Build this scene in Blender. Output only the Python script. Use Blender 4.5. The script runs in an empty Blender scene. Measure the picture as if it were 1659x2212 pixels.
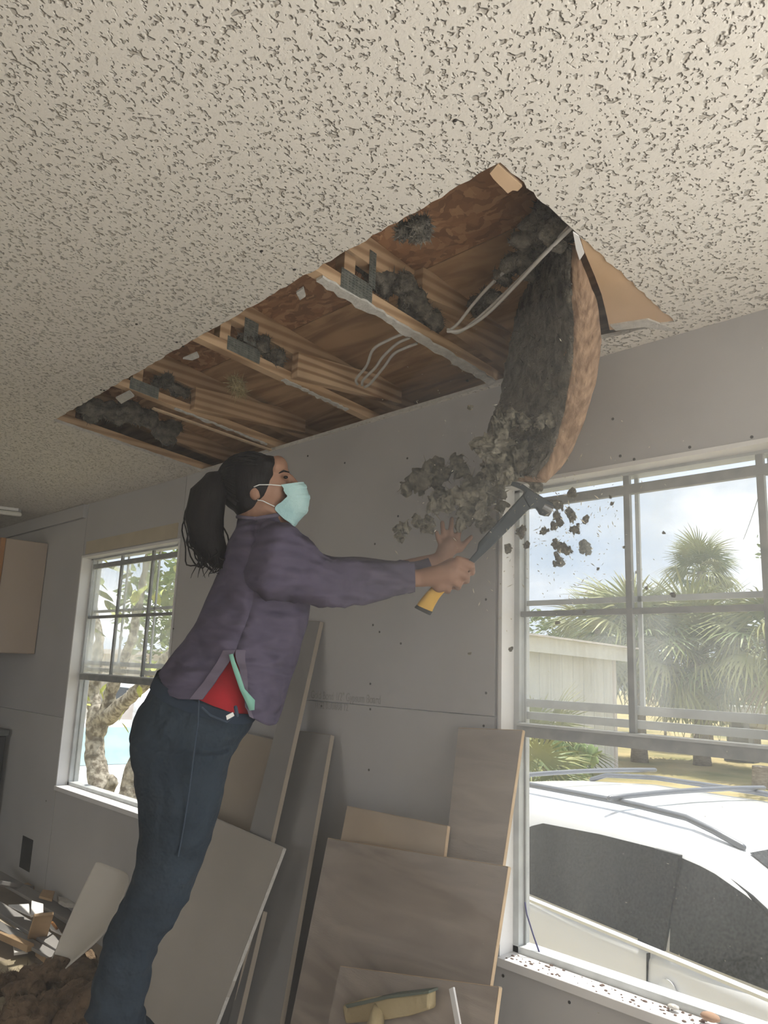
import bpy, bmesh, math, random
import numpy as np
from mathutils import Vector, Matrix, noise, Quaternion
random.seed(7)
S = bpy.context.scene
COL = S.collection
V = Vector

# ------------------------------------------------------------------ camera
cam_d = bpy.data.cameras.new('camera'); cam = bpy.data.objects.new('camera', cam_d); COL.objects.link(cam)
CAM = V((0.0000,-1.9278,1.3800)); RIGHT = V((0.6978,0.7153,0.0369)); UP = V((0.1161,-0.1638,0.9796)); AWAY = V((-0.7068,0.6793,0.1974))
cam.matrix_world = Matrix(((RIGHT.x, UP.x, -AWAY.x, CAM.x), (RIGHT.y, UP.y, -AWAY.y, CAM.y), (RIGHT.z, UP.z, -AWAY.z, CAM.z), (0, 0, 0, 1)))
cam_d.sensor_fit = 'VERTICAL'; cam_d.sensor_height = 36.0
cam_d.lens = 1673.47 / 2212.0 * 36.0
cam_d.clip_start = 0.02; cam_d.clip_end = 400
S.camera = cam

# ------------------------------------------------------------------ sky, sun, added fill lamps
w = bpy.data.worlds.new('sky'); S.world = w; w.use_nodes = True
nt = w.node_tree; nt.nodes.clear()
def wn(t, **k):
    n = nt.nodes.new(t)
    for a, b in k.items(): setattr(n, a, b)
    return n
tc = wn('ShaderNodeTexCoord'); mp = wn('ShaderNodeMapping'); mp.inputs['Scale'].default_value = (1, 1, 2.6)
nz = wn('ShaderNodeTexNoise'); nz.inputs['Scale'].default_value = 2.1; nz.inputs['Detail'].default_value = 7; nz.inputs['Roughness'].default_value = .55
cr = wn('ShaderNodeValToRGB')
cr.color_ramp.elements[0].position = .38; cr.color_ramp.elements[0].color = (.40, .49, .60, 1)
cr.color_ramp.elements[1].position = .62; cr.color_ramp.elements[1].color = (.86, .88, .90, 1)
e = cr.color_ramp.elements.new(.5); e.color = (.54, .60, .67, 1)
bg = wn('ShaderNodeBackground'); bg.inputs['Strength'].default_value = 1.8
out = wn('ShaderNodeOutputWorld')
L = nt.links.new
L(tc.outputs['Generated'], mp.inputs['Vector']); L(mp.outputs['Vector'], nz.inputs['Vector'])
L(nz.outputs['Fac'], cr.inputs['Fac']); L(cr.outputs['Color'], bg.inputs['Color']); L(bg.outputs['Background'], out.inputs['Surface'])

sun_d = bpy.data.lights.new('sun', 'SUN'); sun_d.energy = 5.5; sun_d.angle = .0095; sun_d.color = (1, .95, .86)
sun = bpy.data.objects.new('sun', sun_d); COL.objects.link(sun)
sun.rotation_euler = V((0, -.32, -.94)).to_track_quat('-Z', 'Y').to_euler()
def area(name, loc, to, sx, sy, power, color=(1, 1, 1)):
    d = bpy.data.lights.new(name, 'AREA'); d.shape = 'RECTANGLE'; d.size = sx; d.size_y = sy; d.energy = power; d.color = color
    o = bpy.data.objects.new(name, d); COL.objects.link(o); o.location = loc
    o.rotation_euler = (V(to) - V(loc)).to_track_quat('-Z', 'Y').to_euler(); return o
# added fill lamps set in invented, unseen openings to brighten ceiling and walls
area('ceiling_fill', (1.42, .05, 1.15), (1.0, -3, 1.9), 1.95, 1.6, 120, (1, .995, .985))
area('east_fill', (2.66, -2.2, 1.05), (-1, -2.2, 1.25), 2.6, 1.95, 34, (.98, .99, 1))
area('left_wall_fill', (-3.7, -4.44, 1.45), (-4.3, 0, 1.2), 1.15, 1.05, 9, (1, .985, .96))  # lamp added to lift the left part of the wall
S.view_settings.view_transform = 'Standard'; S.view_settings.look = 'None'
S.view_settings.exposure = 0.0; S.view_settings.gamma = 1.0; S.view_settings.use_curve_mapping = False
S.cycles.use_denoising = True
S.cycles.use_adaptive_sampling = True; S.cycles.use_light_tree = False; w.cycles.sampling_method = 'NONE'; S.cycles.adaptive_threshold = .09; S.cycles.adaptive_min_samples = 16
S.cycles.max_bounces = 6; S.cycles.diffuse_bounces = 3; S.cycles.glossy_bounces = 2; S.cycles.transparent_max_bounces = 12
S.cycles.transmission_bounces = 2; S.cycles.volume_bounces = 1; S.cycles.sample_clamp_indirect = 6.0
S.cycles.caustics_reflective = False; S.cycles.caustics_refractive = False

# ------------------------------------------------------------------ helpers
MATS = {}
def mat(name, col, rough=.8, col2=None, scale=8.0, stretch=(1, 1, 1), bump=0.0, bscale=None, detail=5, spec=.3, metal=0.0, ramp=(.35, .65), distort=0.0, rot=(0, 0, 0), bdetail=4):
    """principled material with one noise for the colour and one for fine relief"""
    if name in MATS: return MATS[name]
    m = bpy.data.materials.new(name); m.use_nodes = True; MATS[name] = m
    t = m.node_tree; b = t.nodes['Principled BSDF']
    b.inputs['Base Color'].default_value = (*col, 1); b.inputs['Roughness'].default_value = rough
    b.inputs['Specular IOR Level'].default_value = spec; b.inputs['Metallic'].default_value = metal
    c = t.nodes.new('ShaderNodeTexCoord'); mp = t.nodes.new('ShaderNodeMapping'); mp.inputs['Scale'].default_value = stretch; mp.inputs['Rotation'].default_value = rot
    t.links.new(c.outputs['Object'], mp.inputs['Vector'])
    if col2:
        n = t.nodes.new('ShaderNodeTexNoise'); n.inputs['Scale'].default_value = scale; n.inputs['Detail'].default_value = detail; n.inputs['Distortion'].default_value = distort
        r = t.nodes.new('ShaderNodeValToRGB'); r.color_ramp.elements[0].color = (*col, 1); r.color_ramp.elements[1].color = (*col2, 1)
        r.color_ramp.elements[0].position, r.color_ramp.elements[1].position = ramp
        t.links.new(mp.outputs['Vector'], n.inputs['Vector']); t.links.new(n.outputs['Fac'], r.inputs['Fac']); t.links.new(r.outputs['Color'], b.inputs['Base Color'])
    if bump:
        n = t.nodes.new('ShaderNodeTexNoise'); n.inputs['Scale'].default_value = bscale or scale * 4; n.inputs['Detail'].default_value = bdetail
        bp = t.nodes.new('ShaderNodeBump'); bp.inputs['Strength'].default_value = min(1, bump); bp.inputs['Distance'].default_value = .01 * max(1, bump)
        t.links.new(mp.outputs['Vector'], n.inputs['Vector']); t.links.new(n.outputs['Fac'], bp.inputs['Height']); t.links.new(bp.outputs['Normal'], b.inputs['Normal'])
    return m

def wood(name, c1, c2, scale=26, stretch=(1, .06, 1), rough=.75, rot=(0, 0, 0), dist=1.2, wscale=None):
    """sawn timber: wave rings pulled out along the grain"""
    if name in MATS: return MATS[name]
    m = bpy.data.materials.new(name); m.use_nodes = True; MATS[name] = m
    t = m.node_tree; b = t.nodes['Principled BSDF']; b.inputs['Roughness'].default_value = rough; b.inputs['Specular IOR Level'].default_value = .25
    c = t.nodes.new('ShaderNodeTexCoord'); mp = t.nodes.new('ShaderNodeMapping'); mp.inputs['Scale'].default_value = stretch; mp.inputs['Rotation'].default_value = rot
    wv = t.nodes.new('ShaderNodeTexWave'); wv.inputs['Scale'].default_value = scale; wv.inputs['Distortion'].default_value = dist * 4; wv.inputs['Detail'].default_value = 3; wv.inputs['Detail Scale'].default_value = .6
    wv.wave_type = 'BANDS'; wv.bands_direction = 'Z'
    r = t.nodes.new('ShaderNodeValToRGB'); r.color_ramp.elements[0].color = (*c1, 1); r.color_ramp.elements[1].color = (*c2, 1)
    r.color_ramp.elements[0].position = .1; r.color_ramp.elements[1].position = .75
    n = t.nodes.new('ShaderNodeTexNoise'); n.inputs['Scale'].default_value = 5; n.inputs['Detail'].default_value = 6
    mx = t.nodes.new('ShaderNodeMixRGB'); mx.blend_type = 'MULTIPLY'; mx.inputs['Fac'].default_value = .55
    r2 = t.nodes.new('ShaderNodeValToRGB'); r2.color_ramp.elements[0].color = (.55, .5, .45, 1); r2.color_ramp.elements[1].color = (1, 1, 1, 1); r2.color_ramp.elements[0].position = .3; r2.color_ramp.elements[1].position = .62
    k = t.links.new
    k(c.outputs['Object'], mp.inputs['Vector']); k(mp.outputs['Vector'], wv.inputs['Vector']); k(wv.outputs['Color'], r.inputs['Fac'])
    k(c.outputs['Object'], n.inputs['Vector']); k(n.outputs['Fac'], r2.inputs['Fac']); k(r.outputs['Color'], mx.inputs['Color1']); k(r2.outputs['Color'], mx.inputs['Color2'])
    k(mx.outputs['Color'], b.inputs['Base Color'])
    return m

class MB:
    """collects vertices and faces in world coordinates"""
    def __init__(s): s.v = []; s.f = []
    def add(s, vs, fs):
        o = len(s.v); s.v += [V(p) for p in vs]; s.f += [tuple(i + o for i in f) for f in fs]; return s
    def box(s, lo, hi):
        (a, b, c), (d, e, f) = lo, hi
        return s.add([(a, b, c), (d, b, c), (d, e, c), (a, e, c), (a, b, f), (d, b, f), (d, e, f), (a, e, f)],
                     [(0, 3, 2, 1), (4, 5, 6, 7), (0, 1, 5, 4), (1, 2, 6, 5), (2, 3, 7, 6), (3, 0, 4, 7)])
    def obox(s, c, ax, ay, az):
        c, ax, ay, az = V(c), V(ax), V(ay), V(az)
        vs = [c + i * ax + j * ay + k * az for k in (-1, 1) for i, j in ((-1, -1), (1, -1), (1, 1), (-1, 1))]
        fl = ax.cross(ay).dot(az) < 0
        fs = [(0, 3, 2, 1), (4, 5, 6, 7), (0, 1, 5, 4), (1, 2, 6, 5), (2, 3, 7, 6), (3, 0, 4, 7)]
        return s.add(vs, [f[::-1] for f in fs] if fl else fs)
    def bar(s, p, q, a, b, side=(0, 0, 1)):
        p, q = V(p), V(q); d = (q - p).normalized(); sd = V(side); sd = (sd - d * sd.dot(d)).normalized(); o = d.cross(sd)
        return s.obox((p + q) / 2, (q - p) / 2, sd * a / 2, o * b / 2)
    def prism(s, poly, d):
        """polygon (3-D points, planar) pushed along vector d"""
        n = len(poly); d = V(d); P = [V(p) for p in poly]
        nv = sum(((P[i] - P[0]).cross(P[(i + 1) % n] - P[0]) for i in range(n)), V((0, 0, 0)))
        if nv.dot(d) > 0: P = P[::-1]
        vs = P + [p + d for p in P]
        return s.add(vs, [tuple(range(n)), tuple(range(2 * n - 1, n - 1, -1))] + [(i, i + n, (i + 1) % n + n, (i + 1) % n) for i in range(n)])
    def loft(s, rings, cap=True, closed=True):
        n = len(rings[0]); vs = [p for r in rings for p in r]; fs = []
        for i in range(len(rings) - 1):
            for j in range(n if closed else n - 1):
                a, b = i * n + j, i * n + (j + 1) % n
                fs.append((a, b, b + n, a + n))
        if cap and closed: fs += [tuple(range(n - 1, -1, -1)), tuple(range((len(rings) - 1) * n, len(rings) * n))]
        return s.add(vs, fs)
    def tube(s, pts, r, n=8, round_end=True):
        pts = [V(p) for p in pts]
        rs = list(r) if hasattr(r, '__len__') else [r] * len(pts)
        if round_end:
            d0 = (pts[0] - pts[1]).normalized(); d1 = (pts[-1] - pts[-2]).normalized()
            pts = [pts[0] + d0 * rs[0] * .95, pts[0] + d0 * rs[0] * .7] + pts + [pts[-1] + d1 * rs[-1] * .7, pts[-1] + d1 * rs[-1] * .95]
            rs = [rs[0] * .25, rs[0] * .72] + rs + [rs[-1] * .72, rs[-1] * .25]
        rings = []; x = None
        for i, p in enumerate(pts):
            d = (pts[min(i + 1, len(pts) - 1)] - pts[max(i - 1, 0)]).normalized()
            if x is None: x = d.orthogonal().normalized()
            else: x = (x - d * x.dot(d)).normalized()
            y = d.cross(x)
            rings.append([p + (x * math.cos(a) + y * math.sin(a)) * rs[i] for a in (2 * math.pi * k / n for k in range(n))])
        return s.loft(rings)
    def ball(s, c, rx, ry, rz, ax=(1, 0, 0), ay=(0, 1, 0), az=(0, 0, 1), n=14, m=9):
        c, ax, ay, az = V(c), V(ax), V(ay), V(az); rings = []
        for i in range(1, m):
            t = math.pi * i / m
            rings.append([c + ax * rx * math.sin(t) * math.cos(a) + ay * ry * math.sin(t) * math.sin(a) - az * rz * math.cos(t) for a in (2 * math.pi * k / n for k in range(n))])
        o = len(s.v); s.loft(rings, cap=False)
        b = len(s.v); s.v += [c - az * rz, c + az * rz]
        s.f += [(o + (k + 1) % n, o + k, b) for k in range(n)] + [(o + (m - 2) * n + k, o + (m - 2) * n + (k + 1) % n, b + 1) for k in range(n)]
        return s
    def build(s, name, m, parent=None, smooth=False, org=None, bevel=0.0, subdiv=0):
        if parent is not None: org = parent_org(parent)
        elif org is None:
            xs = [p.x for p in s.v]; ys = [p.y for p in s.v]; org = V(((min(xs) + max(xs)) / 2, (min(ys) + max(ys)) / 2, min(p.z for p in s.v)))
        org = V(org)
        me = bpy.data.meshes.new(name); me.from_pydata([p - org for p in s.v], [], s.f); me.update()
        if smooth: me.polygons.foreach_set('use_smooth', [True] * len(me.polygons))
        if m: me.materials.append(m)
        o = bpy.data.objects.new(name, me); COL.objects.link(o)
        if parent is None: o.location = org
        else: o.parent = parent
        if bevel:
            bv = o.modifiers.new('bevel', 'BEVEL'); bv.width = bevel; bv.segments = 2; bv.limit_method = 'ANGLE'
        if subdiv:
            sd = o.modifiers.new('subdivision', 'SUBSURF'); sd.levels = sd.render_levels = subdiv
        return o
def parent_org(p):
    o = V((0, 0, 0))
    while p: o += p.location; p = p.parent
    return o
def empty(name, loc):
    o = bpy.data.objects.new(name, None); COL.objects.link(o); o.location = loc; o.empty_display_size = .1; return o
def tag(o, label=None, cat=None, group=None, kind=None):
    for k, x in (('label', label), ('category', cat), ('group', group), ('kind', kind)):
        if x: o[k] = x
    return o
def copy_tree(o, parent=None):
    c = o.copy(); COL.objects.link(c); c.parent = parent
    for ch in list(o.children): copy_tree(ch, c)
    return c
TAN = math.tan(math.radians(5.604)); ZC = 2.30
def cz(y, off=0.0): return ZC - TAN * y + off        # height of the sloping ceiling
def lerp(a, b, t): return a + (b - a) * t

# ------------------------------------------------------------------ materials of the room
M_dry = mat('drywall_grey', (.49, .48, .48), .9, (.54, .53, .53), 1.6, bump=.05, bscale=220)
M_dry2 = mat('drywall_under_window', (.52, .51, .50), .9, (.57, .56, .55), 2.2, bump=.05, bscale=200)
M_paper = mat('brown_board_paper', (.60, .42, .26), .9, (.70, .50, .33), 5, bump=.04, bscale=90)
M_white = mat('white_paint', (.82, .81, .80), .5, (.86, .85, .84), 9)
M_alu = mat('mill_aluminium', (.50, .52, .52), .5, (.62, .64, .64), 14, metal=.15)
M_alu_dark = mat('weathered_aluminium', (.30, .315, .315), .55, (.40, .41, .40), 22, metal=.15)
M_core = mat('gypsum_core', (.66, .64, .60), .95, (.55, .53, .49), 60, bump=.4, bscale=150)
M_dark = mat('dark_void', (.03, .028, .026), .9)
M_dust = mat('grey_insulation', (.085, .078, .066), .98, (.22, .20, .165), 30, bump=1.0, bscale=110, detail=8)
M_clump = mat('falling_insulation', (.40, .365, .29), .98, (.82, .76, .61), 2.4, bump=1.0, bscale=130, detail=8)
M_cable = mat('white_cable', (.62, .60, .55), .5, (.72, .70, .66), 30)
M_plate = mat('galvanised_plate', (.20, .22, .20), .5, (.30, .31, .28), 60, metal=.6)
M_pine = wood('pine', (.42, .27, .155), (.64, .45, .28), 9, (1, .08, 1))
M_pine2 = wood('pine_light', (.45, .28, .16), (.78, .58, .38), 8, (1, .12, 1), dist=3.4)
M_ply = mat('roof_plywood', (.36, .22, .125), .8, (.60, .39, .22), 2.2, stretch=(.8, 5, 1), distort=1.6, detail=6, ramp=(.38, .62))
M_screw = mat('screw_head', (.05, .045, .04), .6)

def popcorn():
    m = bpy.data.materials.new('popcorn_ceiling'); m.use_nodes = True; t = m.node_tree; b = t.nodes['Principled BSDF']
    b.inputs['Roughness'].default_value = .95; b.inputs['Specular IOR Level'].default_value = .1
    k = t.links.new; N = t.nodes.new
    c = N('ShaderNodeTexCoord')
    n0 = N('ShaderNodeTexNoise'); n0.inputs['Scale'].default_value = .7; n0.inputs['Detail'].default_value = 3
    r0 = N('ShaderNodeValToRGB'); r0.color_ramp.elements[0].color = (.73, .69, .62, 1); r0.color_ramp.elements[1].color = (.81, .775, .715, 1)
    k(c.outputs['Object'], n0.inputs['Vector']); k(n0.outputs['Fac'], r0.inputs['Fac'])
    # pits: the deep minima of two smooth noises, rounded and of uneven size
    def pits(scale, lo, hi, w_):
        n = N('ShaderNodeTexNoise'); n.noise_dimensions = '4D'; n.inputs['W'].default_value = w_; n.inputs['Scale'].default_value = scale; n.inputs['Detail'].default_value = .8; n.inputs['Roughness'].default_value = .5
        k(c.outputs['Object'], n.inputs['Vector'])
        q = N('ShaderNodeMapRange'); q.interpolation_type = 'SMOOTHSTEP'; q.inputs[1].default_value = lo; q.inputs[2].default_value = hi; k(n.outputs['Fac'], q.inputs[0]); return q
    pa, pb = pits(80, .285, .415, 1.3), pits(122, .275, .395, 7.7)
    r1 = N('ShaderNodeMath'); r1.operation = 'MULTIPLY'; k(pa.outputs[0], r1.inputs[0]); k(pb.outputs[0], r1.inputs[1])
    n2 = N('ShaderNodeTexNoise'); n2.inputs['Scale'].default_value = 150; n2.inputs['Detail'].default_value = 4
    k(c.outputs['Object'], n2.inputs['Vector'])
    ma = N('ShaderNodeMath'); ma.operation = 'MULTIPLY_ADD'; ma.inputs[1].default_value = .22
    k(n2.outputs['Fac'], ma.inputs[0]); k(r1.outputs[0], ma.inputs[2])
    bp = N('ShaderNodeBump'); bp.inputs['Strength'].default_value = 1.0; bp.inputs['Distance'].default_value = .0050
    k(ma.outputs[0], bp.inputs['Height']); k(bp.outputs['Normal'], b.inputs['Normal'])
    # pit bottoms painted darker: shade put into the ceiling colour
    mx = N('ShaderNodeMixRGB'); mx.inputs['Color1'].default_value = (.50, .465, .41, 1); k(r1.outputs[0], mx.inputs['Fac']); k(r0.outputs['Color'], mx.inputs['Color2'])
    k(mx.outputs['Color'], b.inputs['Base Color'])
    return m
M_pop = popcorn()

def osb():
    m = bpy.data.materials.new('osb_sheathing'); m.use_nodes = True; t = m.node_tree; b = t.nodes['Principled BSDF']
    b.inputs['Roughness'].default_value = .8; k = t.links.new; N = t.nodes.new
    c = N('ShaderNodeTexCoord'); n = N('ShaderNodeTexNoise'); n.inputs['Scale'].default_value = 9; n.inputs['Detail'].default_value = 5
    v = N('ShaderNodeTexVoronoi'); v.inputs['Scale'].default_value = 34; mp = N('ShaderNodeMapping'); mp.inputs['Scale'].default_value = (1, 2.2, 1)
    ad = N('ShaderNodeMixRGB'); ad.inputs['Fac'].default_value = .12; k(c.outputs['Object'], ad.inputs['Color1']); k(n.outputs['Color'], ad.inputs['Color2'])
    k(c.outputs['Object'], n.inputs['Vector']); k(ad.outputs['Color'], mp.inputs['Vector']); k(mp.outputs['Vector'], v.inputs['Vector'])
    s = N('ShaderNodeSeparateColor'); k(v.outputs['Color'], s.inputs['Color'])
    r = N('ShaderNodeValToRGB'); r.color_ramp.elements[0].color = (.26, .13, .065, 1); r.color_ramp.elements[1].color = (.56, .33, .18, 1)
    e = r.color_ramp.elements.new(.5); e.color = (.40, .21, .105, 1)
    k(s.outputs[0], r.inputs['Fac']); k(r.outputs['Color'], b.inputs['Base Color'])
    bp = N('ShaderNodeBump'); bp.inputs['Strength'].default_value = .6; bp.inputs['Distance'].default_value = .004; k(s.outputs[1], bp.inputs['Height']); k(bp.outputs['Normal'], b.inputs['Normal'])
    return m
M_osb = osb()

def glass(name, dust, tint=(1, 1, 1), dcol=(.82, .84, .80), streak=(1, 1, .25), dscale=7):
    """thin dirty window glass: mostly clear, a film of dust that scatters light, a weak reflection"""
    m = bpy.data.materials.new(name); m.use_nodes = True; t = m.node_tree; t.nodes.clear(); k = t.links.new; N = t.nodes.new
    o = N('ShaderNodeOutputMaterial'); tr = N('ShaderNodeBsdfTransparent'); tr.inputs['Color'].default_value = (*tint, 1)
    df = N('ShaderNodeBsdfTranslucent'); df.inputs['Color'].default_value = (*dcol, 1); gl = N('ShaderNodeBsdfGlossy'); gl.inputs['Roughness'].default_value = .03
    c = N('ShaderNodeTexCoord'); mp = N('ShaderNodeMapping'); mp.inputs['Scale'].default_value = streak
    n = N('ShaderNodeTexNoise'); n.inputs['Scale'].default_value = dscale; n.inputs['Detail'].default_value = 7
    r = N('ShaderNodeMapRange'); r.inputs[1].default_value = .3; r.inputs[2].default_value = .75; r.inputs[3].default_value = dust * .5; r.inputs[4].default_value = dust * 1.6
    k(c.outputs['Object'], mp.inputs['Vector']); k(mp.outputs['Vector'], n.inputs['Vector']); k(n.outputs['Fac'], r.inputs[0])
    a = N('ShaderNodeMixShader'); k(r.outputs[0], a.inputs['Fac']); k(tr.outputs[0], a.inputs[1]); k(df.outputs[0], a.inputs[2])
    lw = N('ShaderNodeLayerWeight'); pw = N('ShaderNodeMath'); pw.operation = 'POWER'; pw.inputs[1].default_value = 5; k(lw.outputs['Facing'], pw.inputs[0])
    f = N('ShaderNodeMath'); f.operation = 'MULTIPLY_ADD'; f.inputs[1].default_value = .4; f.inputs[2].default_value = .02; k(pw.outputs[0], f.inputs[0])
    b = N('ShaderNodeMixShader'); k(f.outputs[0], b.inputs['Fac']); k(a.outputs[0], b.inputs[1]); k(gl.outputs[0], b.inputs[2]); k(b.outputs[0], o.inputs['Surface'])
    return m
M_glass_up = glass('dusty_glass', .17); M_glass_veil = glass('milky_dusty_glass', .34); M_glass_low = glass('clear_glass', .03); M_glass_storm = glass('storm_glass', .06)
M_screen = glass('insect_screen', .02, (.80, .80, .80))

# ------------------------------------------------------------------ shell
XW, XE, YS = -6.3, 2.75, -4.4
WIN = [  # opening x0, x1, z0, z1, mid bar z, meeting rail z
    (-4.62, -3.475, .650, 1.968, 1.612, 1.268),
    (-1.465, -.320, .592, 1.956, 1.560, 1.214),
    (.40, 2.45, .30, 2.05, 1.56, 1.214)]
M_floor = mat('dirty_subfloor', (.30, .245, .185), .9, (.52, .445, .345), 2.2, bump=.3, bscale=40, detail=8)
f = MB().box((XW - .1, YS - .1, -.06), (XE + .1, .11, 0)).build('floor', M_floor); tag(f, kind='structure', label='dirty tan subfloor littered with demolition rubble')

# window wall: sheathing behind, gypsum boards in front
b = MB()
xs = XW
Y0, Y1 = .0127, .115
for x0, x1, z0, z1, _, _ in WIN:
    b.box((xs, Y0, 0), (x0, Y1, 2.30)); b.box((x0, Y0, 0), (x1, Y1, z0)); b.box((x0, Y0, z1), (x1, Y1, 2.30)); xs = x1
b.box((xs, Y0, 0), (XE, Y1, 2.30))
wall_n = b.build('wall_north', M_white, org=(0, 0, 0)); tag(wall_n, kind='structure', label='window wall lined with bare grey gypsum boards')
J = .0016
boards = [(XW, -4.626, 1.030, 2.30, M_dry), (XW, -4.626, 0, 1.026, M_dry2), (-4.620, -3.462, 0, .640, M_dry2), (-4.620, -3.462, 1.975, 2.30, M_dry),
          (-3.457, -1.4925, 1.2505, 2.30, M_dry), (-3.457, -1.4925, 0, 1.2475, M_dry), (-1.4925, -.315, 1.965, 2.30, M_dry), (-1.490, -.315, 0, .578, M_dry2),
          (-.312, .39, 0, 2.30, M_dry), (.393, 2.46, 0, .29, M_dry), (.393, 2.46, 2.06, 2.30, M_dry), (2.463, XE, 0, 2.30, M_dry)]
for x0, x1, z0, z1, m in boards:
    MB().box((x0, 0, z0), (x1, Y0, z1)).build('gypsum_board', m, wall_n)
hs = MB().box((-4.585, -.004, 1.985), (-3.500, 0, 2.062)).build('header_strip', mat('tan_strip', (.50, .44, .33), .9, (.56, .49, .37), 8), wall_n); hs['label'] = 'unpainted tan strip over the small window'
# screw heads
sc = MB()
for p in ((-1.6207,0.0000,2.3530), (-1.0771,-0.0000,2.1014), (-1.8946,0.0000,2.1247), (-2.4760,0.0000,2.2341), (-2.2380,0.0000,2.1646), (-2.0472,0.0000,1.8253), (-2.0400,0.0000,1.5302), (-2.0051,0.0000,1.5053), (-2.0424,0.0000,1.3239), (-2.3033,-0.0000,1.2320), (-2.0373,0.0000,1.2367), (-1.5244,0.0000,1.3167), (-1.5284,-0.0000,1.6029), (-1.9318,0.0000,1.9160), (-2.0323,0.0000,1.0334), (-1.5320,0.0000,1.2187), (-1.0568,0.0000,1.9882), (-1.0151,0.0000,1.9717), (-0.8575,0.0000,1.9776), (-0.7000,0.0000,1.9752), (-1.4531,0.0000,0.5469), (-1.2390,0.0000,0.5441), (-3.4058,0.0000,2.1437), (-3.4560,0.0000,1.5306), (-4.7422,0.0000,0.5523), (-1.8972,0.0000,1.4651)):
    p = V(p); sc.tube([p + V((0, .004, 0)), p + V((0, -.0012, 0))], .0042, 8, False)
o = sc.build('screw_heads', M_screw, wall_n); o['kind'] = 'stuff'
# a square cut for a missing socket
so = MB().box((-5.0229,0.0000,0.1412), tuple(V((-4.8626,0.0000,0.3167)) + V((0, -.002, 0)))).build('socket_hole', M_dark, wall_n); so['label'] = 'ragged dark hole left by a missing socket'
# board maker's print
def text(name, s, loc, size, m, parent, rx=math.pi / 2):
    c = bpy.data.curves.new(name, 'FONT'); c.body = s; c.size = size; c.extrude = .0004
    o = bpy.data.objects.new(name, c); COL.objects.link(o); o.location = V(loc) - parent_org(parent); o.rotation_euler = (rx, 0, 0); o.parent = parent
    c.materials.append(m); return o
M_ink = mat('grey_ink', (.37, .36, .35), .9)
text('board_print', 'Gold Bond 1/2" Gypsum Board', tuple(V((-2.3688,0.0000,1.2573)) + V((0, -.0008, 0))), .042, M_ink, wall_n).scale = (.72, 1, 1)
text('board_print', '11:02 02/08/08 12', tuple(V((-2.3435,0.0000,1.2228)) + V((0, -.0008, 0))), .036, M_ink, wall_n).scale = (.72, 1, 1)

# other walls, out of the frame or at its edge
zr = cz(YS)
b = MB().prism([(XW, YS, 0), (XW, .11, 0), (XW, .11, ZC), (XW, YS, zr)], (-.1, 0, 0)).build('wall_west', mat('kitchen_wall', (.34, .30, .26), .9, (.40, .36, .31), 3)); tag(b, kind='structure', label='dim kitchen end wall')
b = MB(); b.box((XW - .1, YS - .1, 0), (-4.3, YS, zr)); b.box((-3.1, YS - .1, 0), (XE + .1, YS, zr)); b.box((-4.3, YS - .1, 0), (-3.1, YS, .9)); b.box((-4.3, YS - .1, 2.0), (-3.1, YS, zr)); b = b.build('wall_south', M_dry); tag(b, kind='structure', label='wall behind the photographer')
b = MB(); b.box((XE, YS, 0), (XE + .1, -3.5, zr)); b.box((XE, -.9, 0), (XE + .1, .11, zr)); b.box((XE, -3.5, 2.05), (XE + .1, -.9, zr))
b = b.build('wall_east', M_dry); tag(b, kind='structure', label='end wall with an opening added for fill light')  # unseen opening put in for the east fill lamp

# ceiling with the torn-out hole
rng = random.Random(3)
def rag(p, q, n, amp):
    p, q = V(p), V(q); d = (q - p); s = V((-d.y, d.x, 0)).normalized(); r = []
    for i in range(n):
        t = i / n; r.append(p + d * t + s * (rng.uniform(-amp, amp) if 0 < i else 0))
    return r
HX0, HX1, HY0, HY1 = -3.312, -.853, -.742, -.822
hole = rag((HX0, HY0, 0), (HX1, HY1, 0), 90, .0035) + rag((HX1, HY1, 0), (HX1 - .002, -.066, 0), 40, .004) + rag((HX1 - .002, -.066, 0), (-1.06, -.092, 0), 10, .009) + rag((-1.06, -.092, 0), (-1.30, -.055, 0), 9, .010) + rag((-1.30, -.055, 0), (-1.32, -.0005, 0), 3, .002) + [V((HX0 - .004, -.0005, 0))] + rag((HX0 - .004, -.014, 0), (HX0, HY0, 0), 34, .004)
outer = [V((XW, YS, 0)), V((XE, YS, 0)), V((XE, .0, 0)), V((XW, .0, 0))]
def ceiling():
    bm = bmesh.new(); es = []
    for loop in (outer, hole):
        vs = [bm.verts.new((p.x, p.y, cz(p.y))) for p in loop]
        for i in range(len(vs)): es.append(bm.edges.new((vs[i], vs[(i + 1) % len(vs)])))
    bmesh.ops.triangle_fill(bm, use_beauty=True, use_dissolve=False, edges=es)
    for fc in bm.faces:
        if fc.normal.z > 0: fc.normal_flip()
    r = bmesh.ops.extrude_face_region(bm, geom=bm.faces[:])
    for x in r['geom']:
        if isinstance(x, bmesh.types.BMVert): x.co.z += .0127
    bmesh.ops.recalc_face_normals(bm, faces=bm.faces[:])
    me = bpy.data.meshes.new('ceiling'); bm.to_mesh(me); bm.free()
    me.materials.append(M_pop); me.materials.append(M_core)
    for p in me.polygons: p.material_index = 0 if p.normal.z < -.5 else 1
    o = bpy.data.objects.new('ceiling', me); COL.objects.link(o); return o
ceil = ceiling(); tag(ceil, kind='structure', label='sloping white popcorn ceiling with a long torn opening')
def cpoly(name, pts, off, th, m, label=None):
    P = [V((x, y, cz(y, off))) for x, y in pts]
    o = MB().prism(P, (0, 0, th)).build(name, m, ceil)
    if label: o['label'] = label
    return o
def cpt(*pts): return [(p[0], p[1]) for p in pts]
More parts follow.
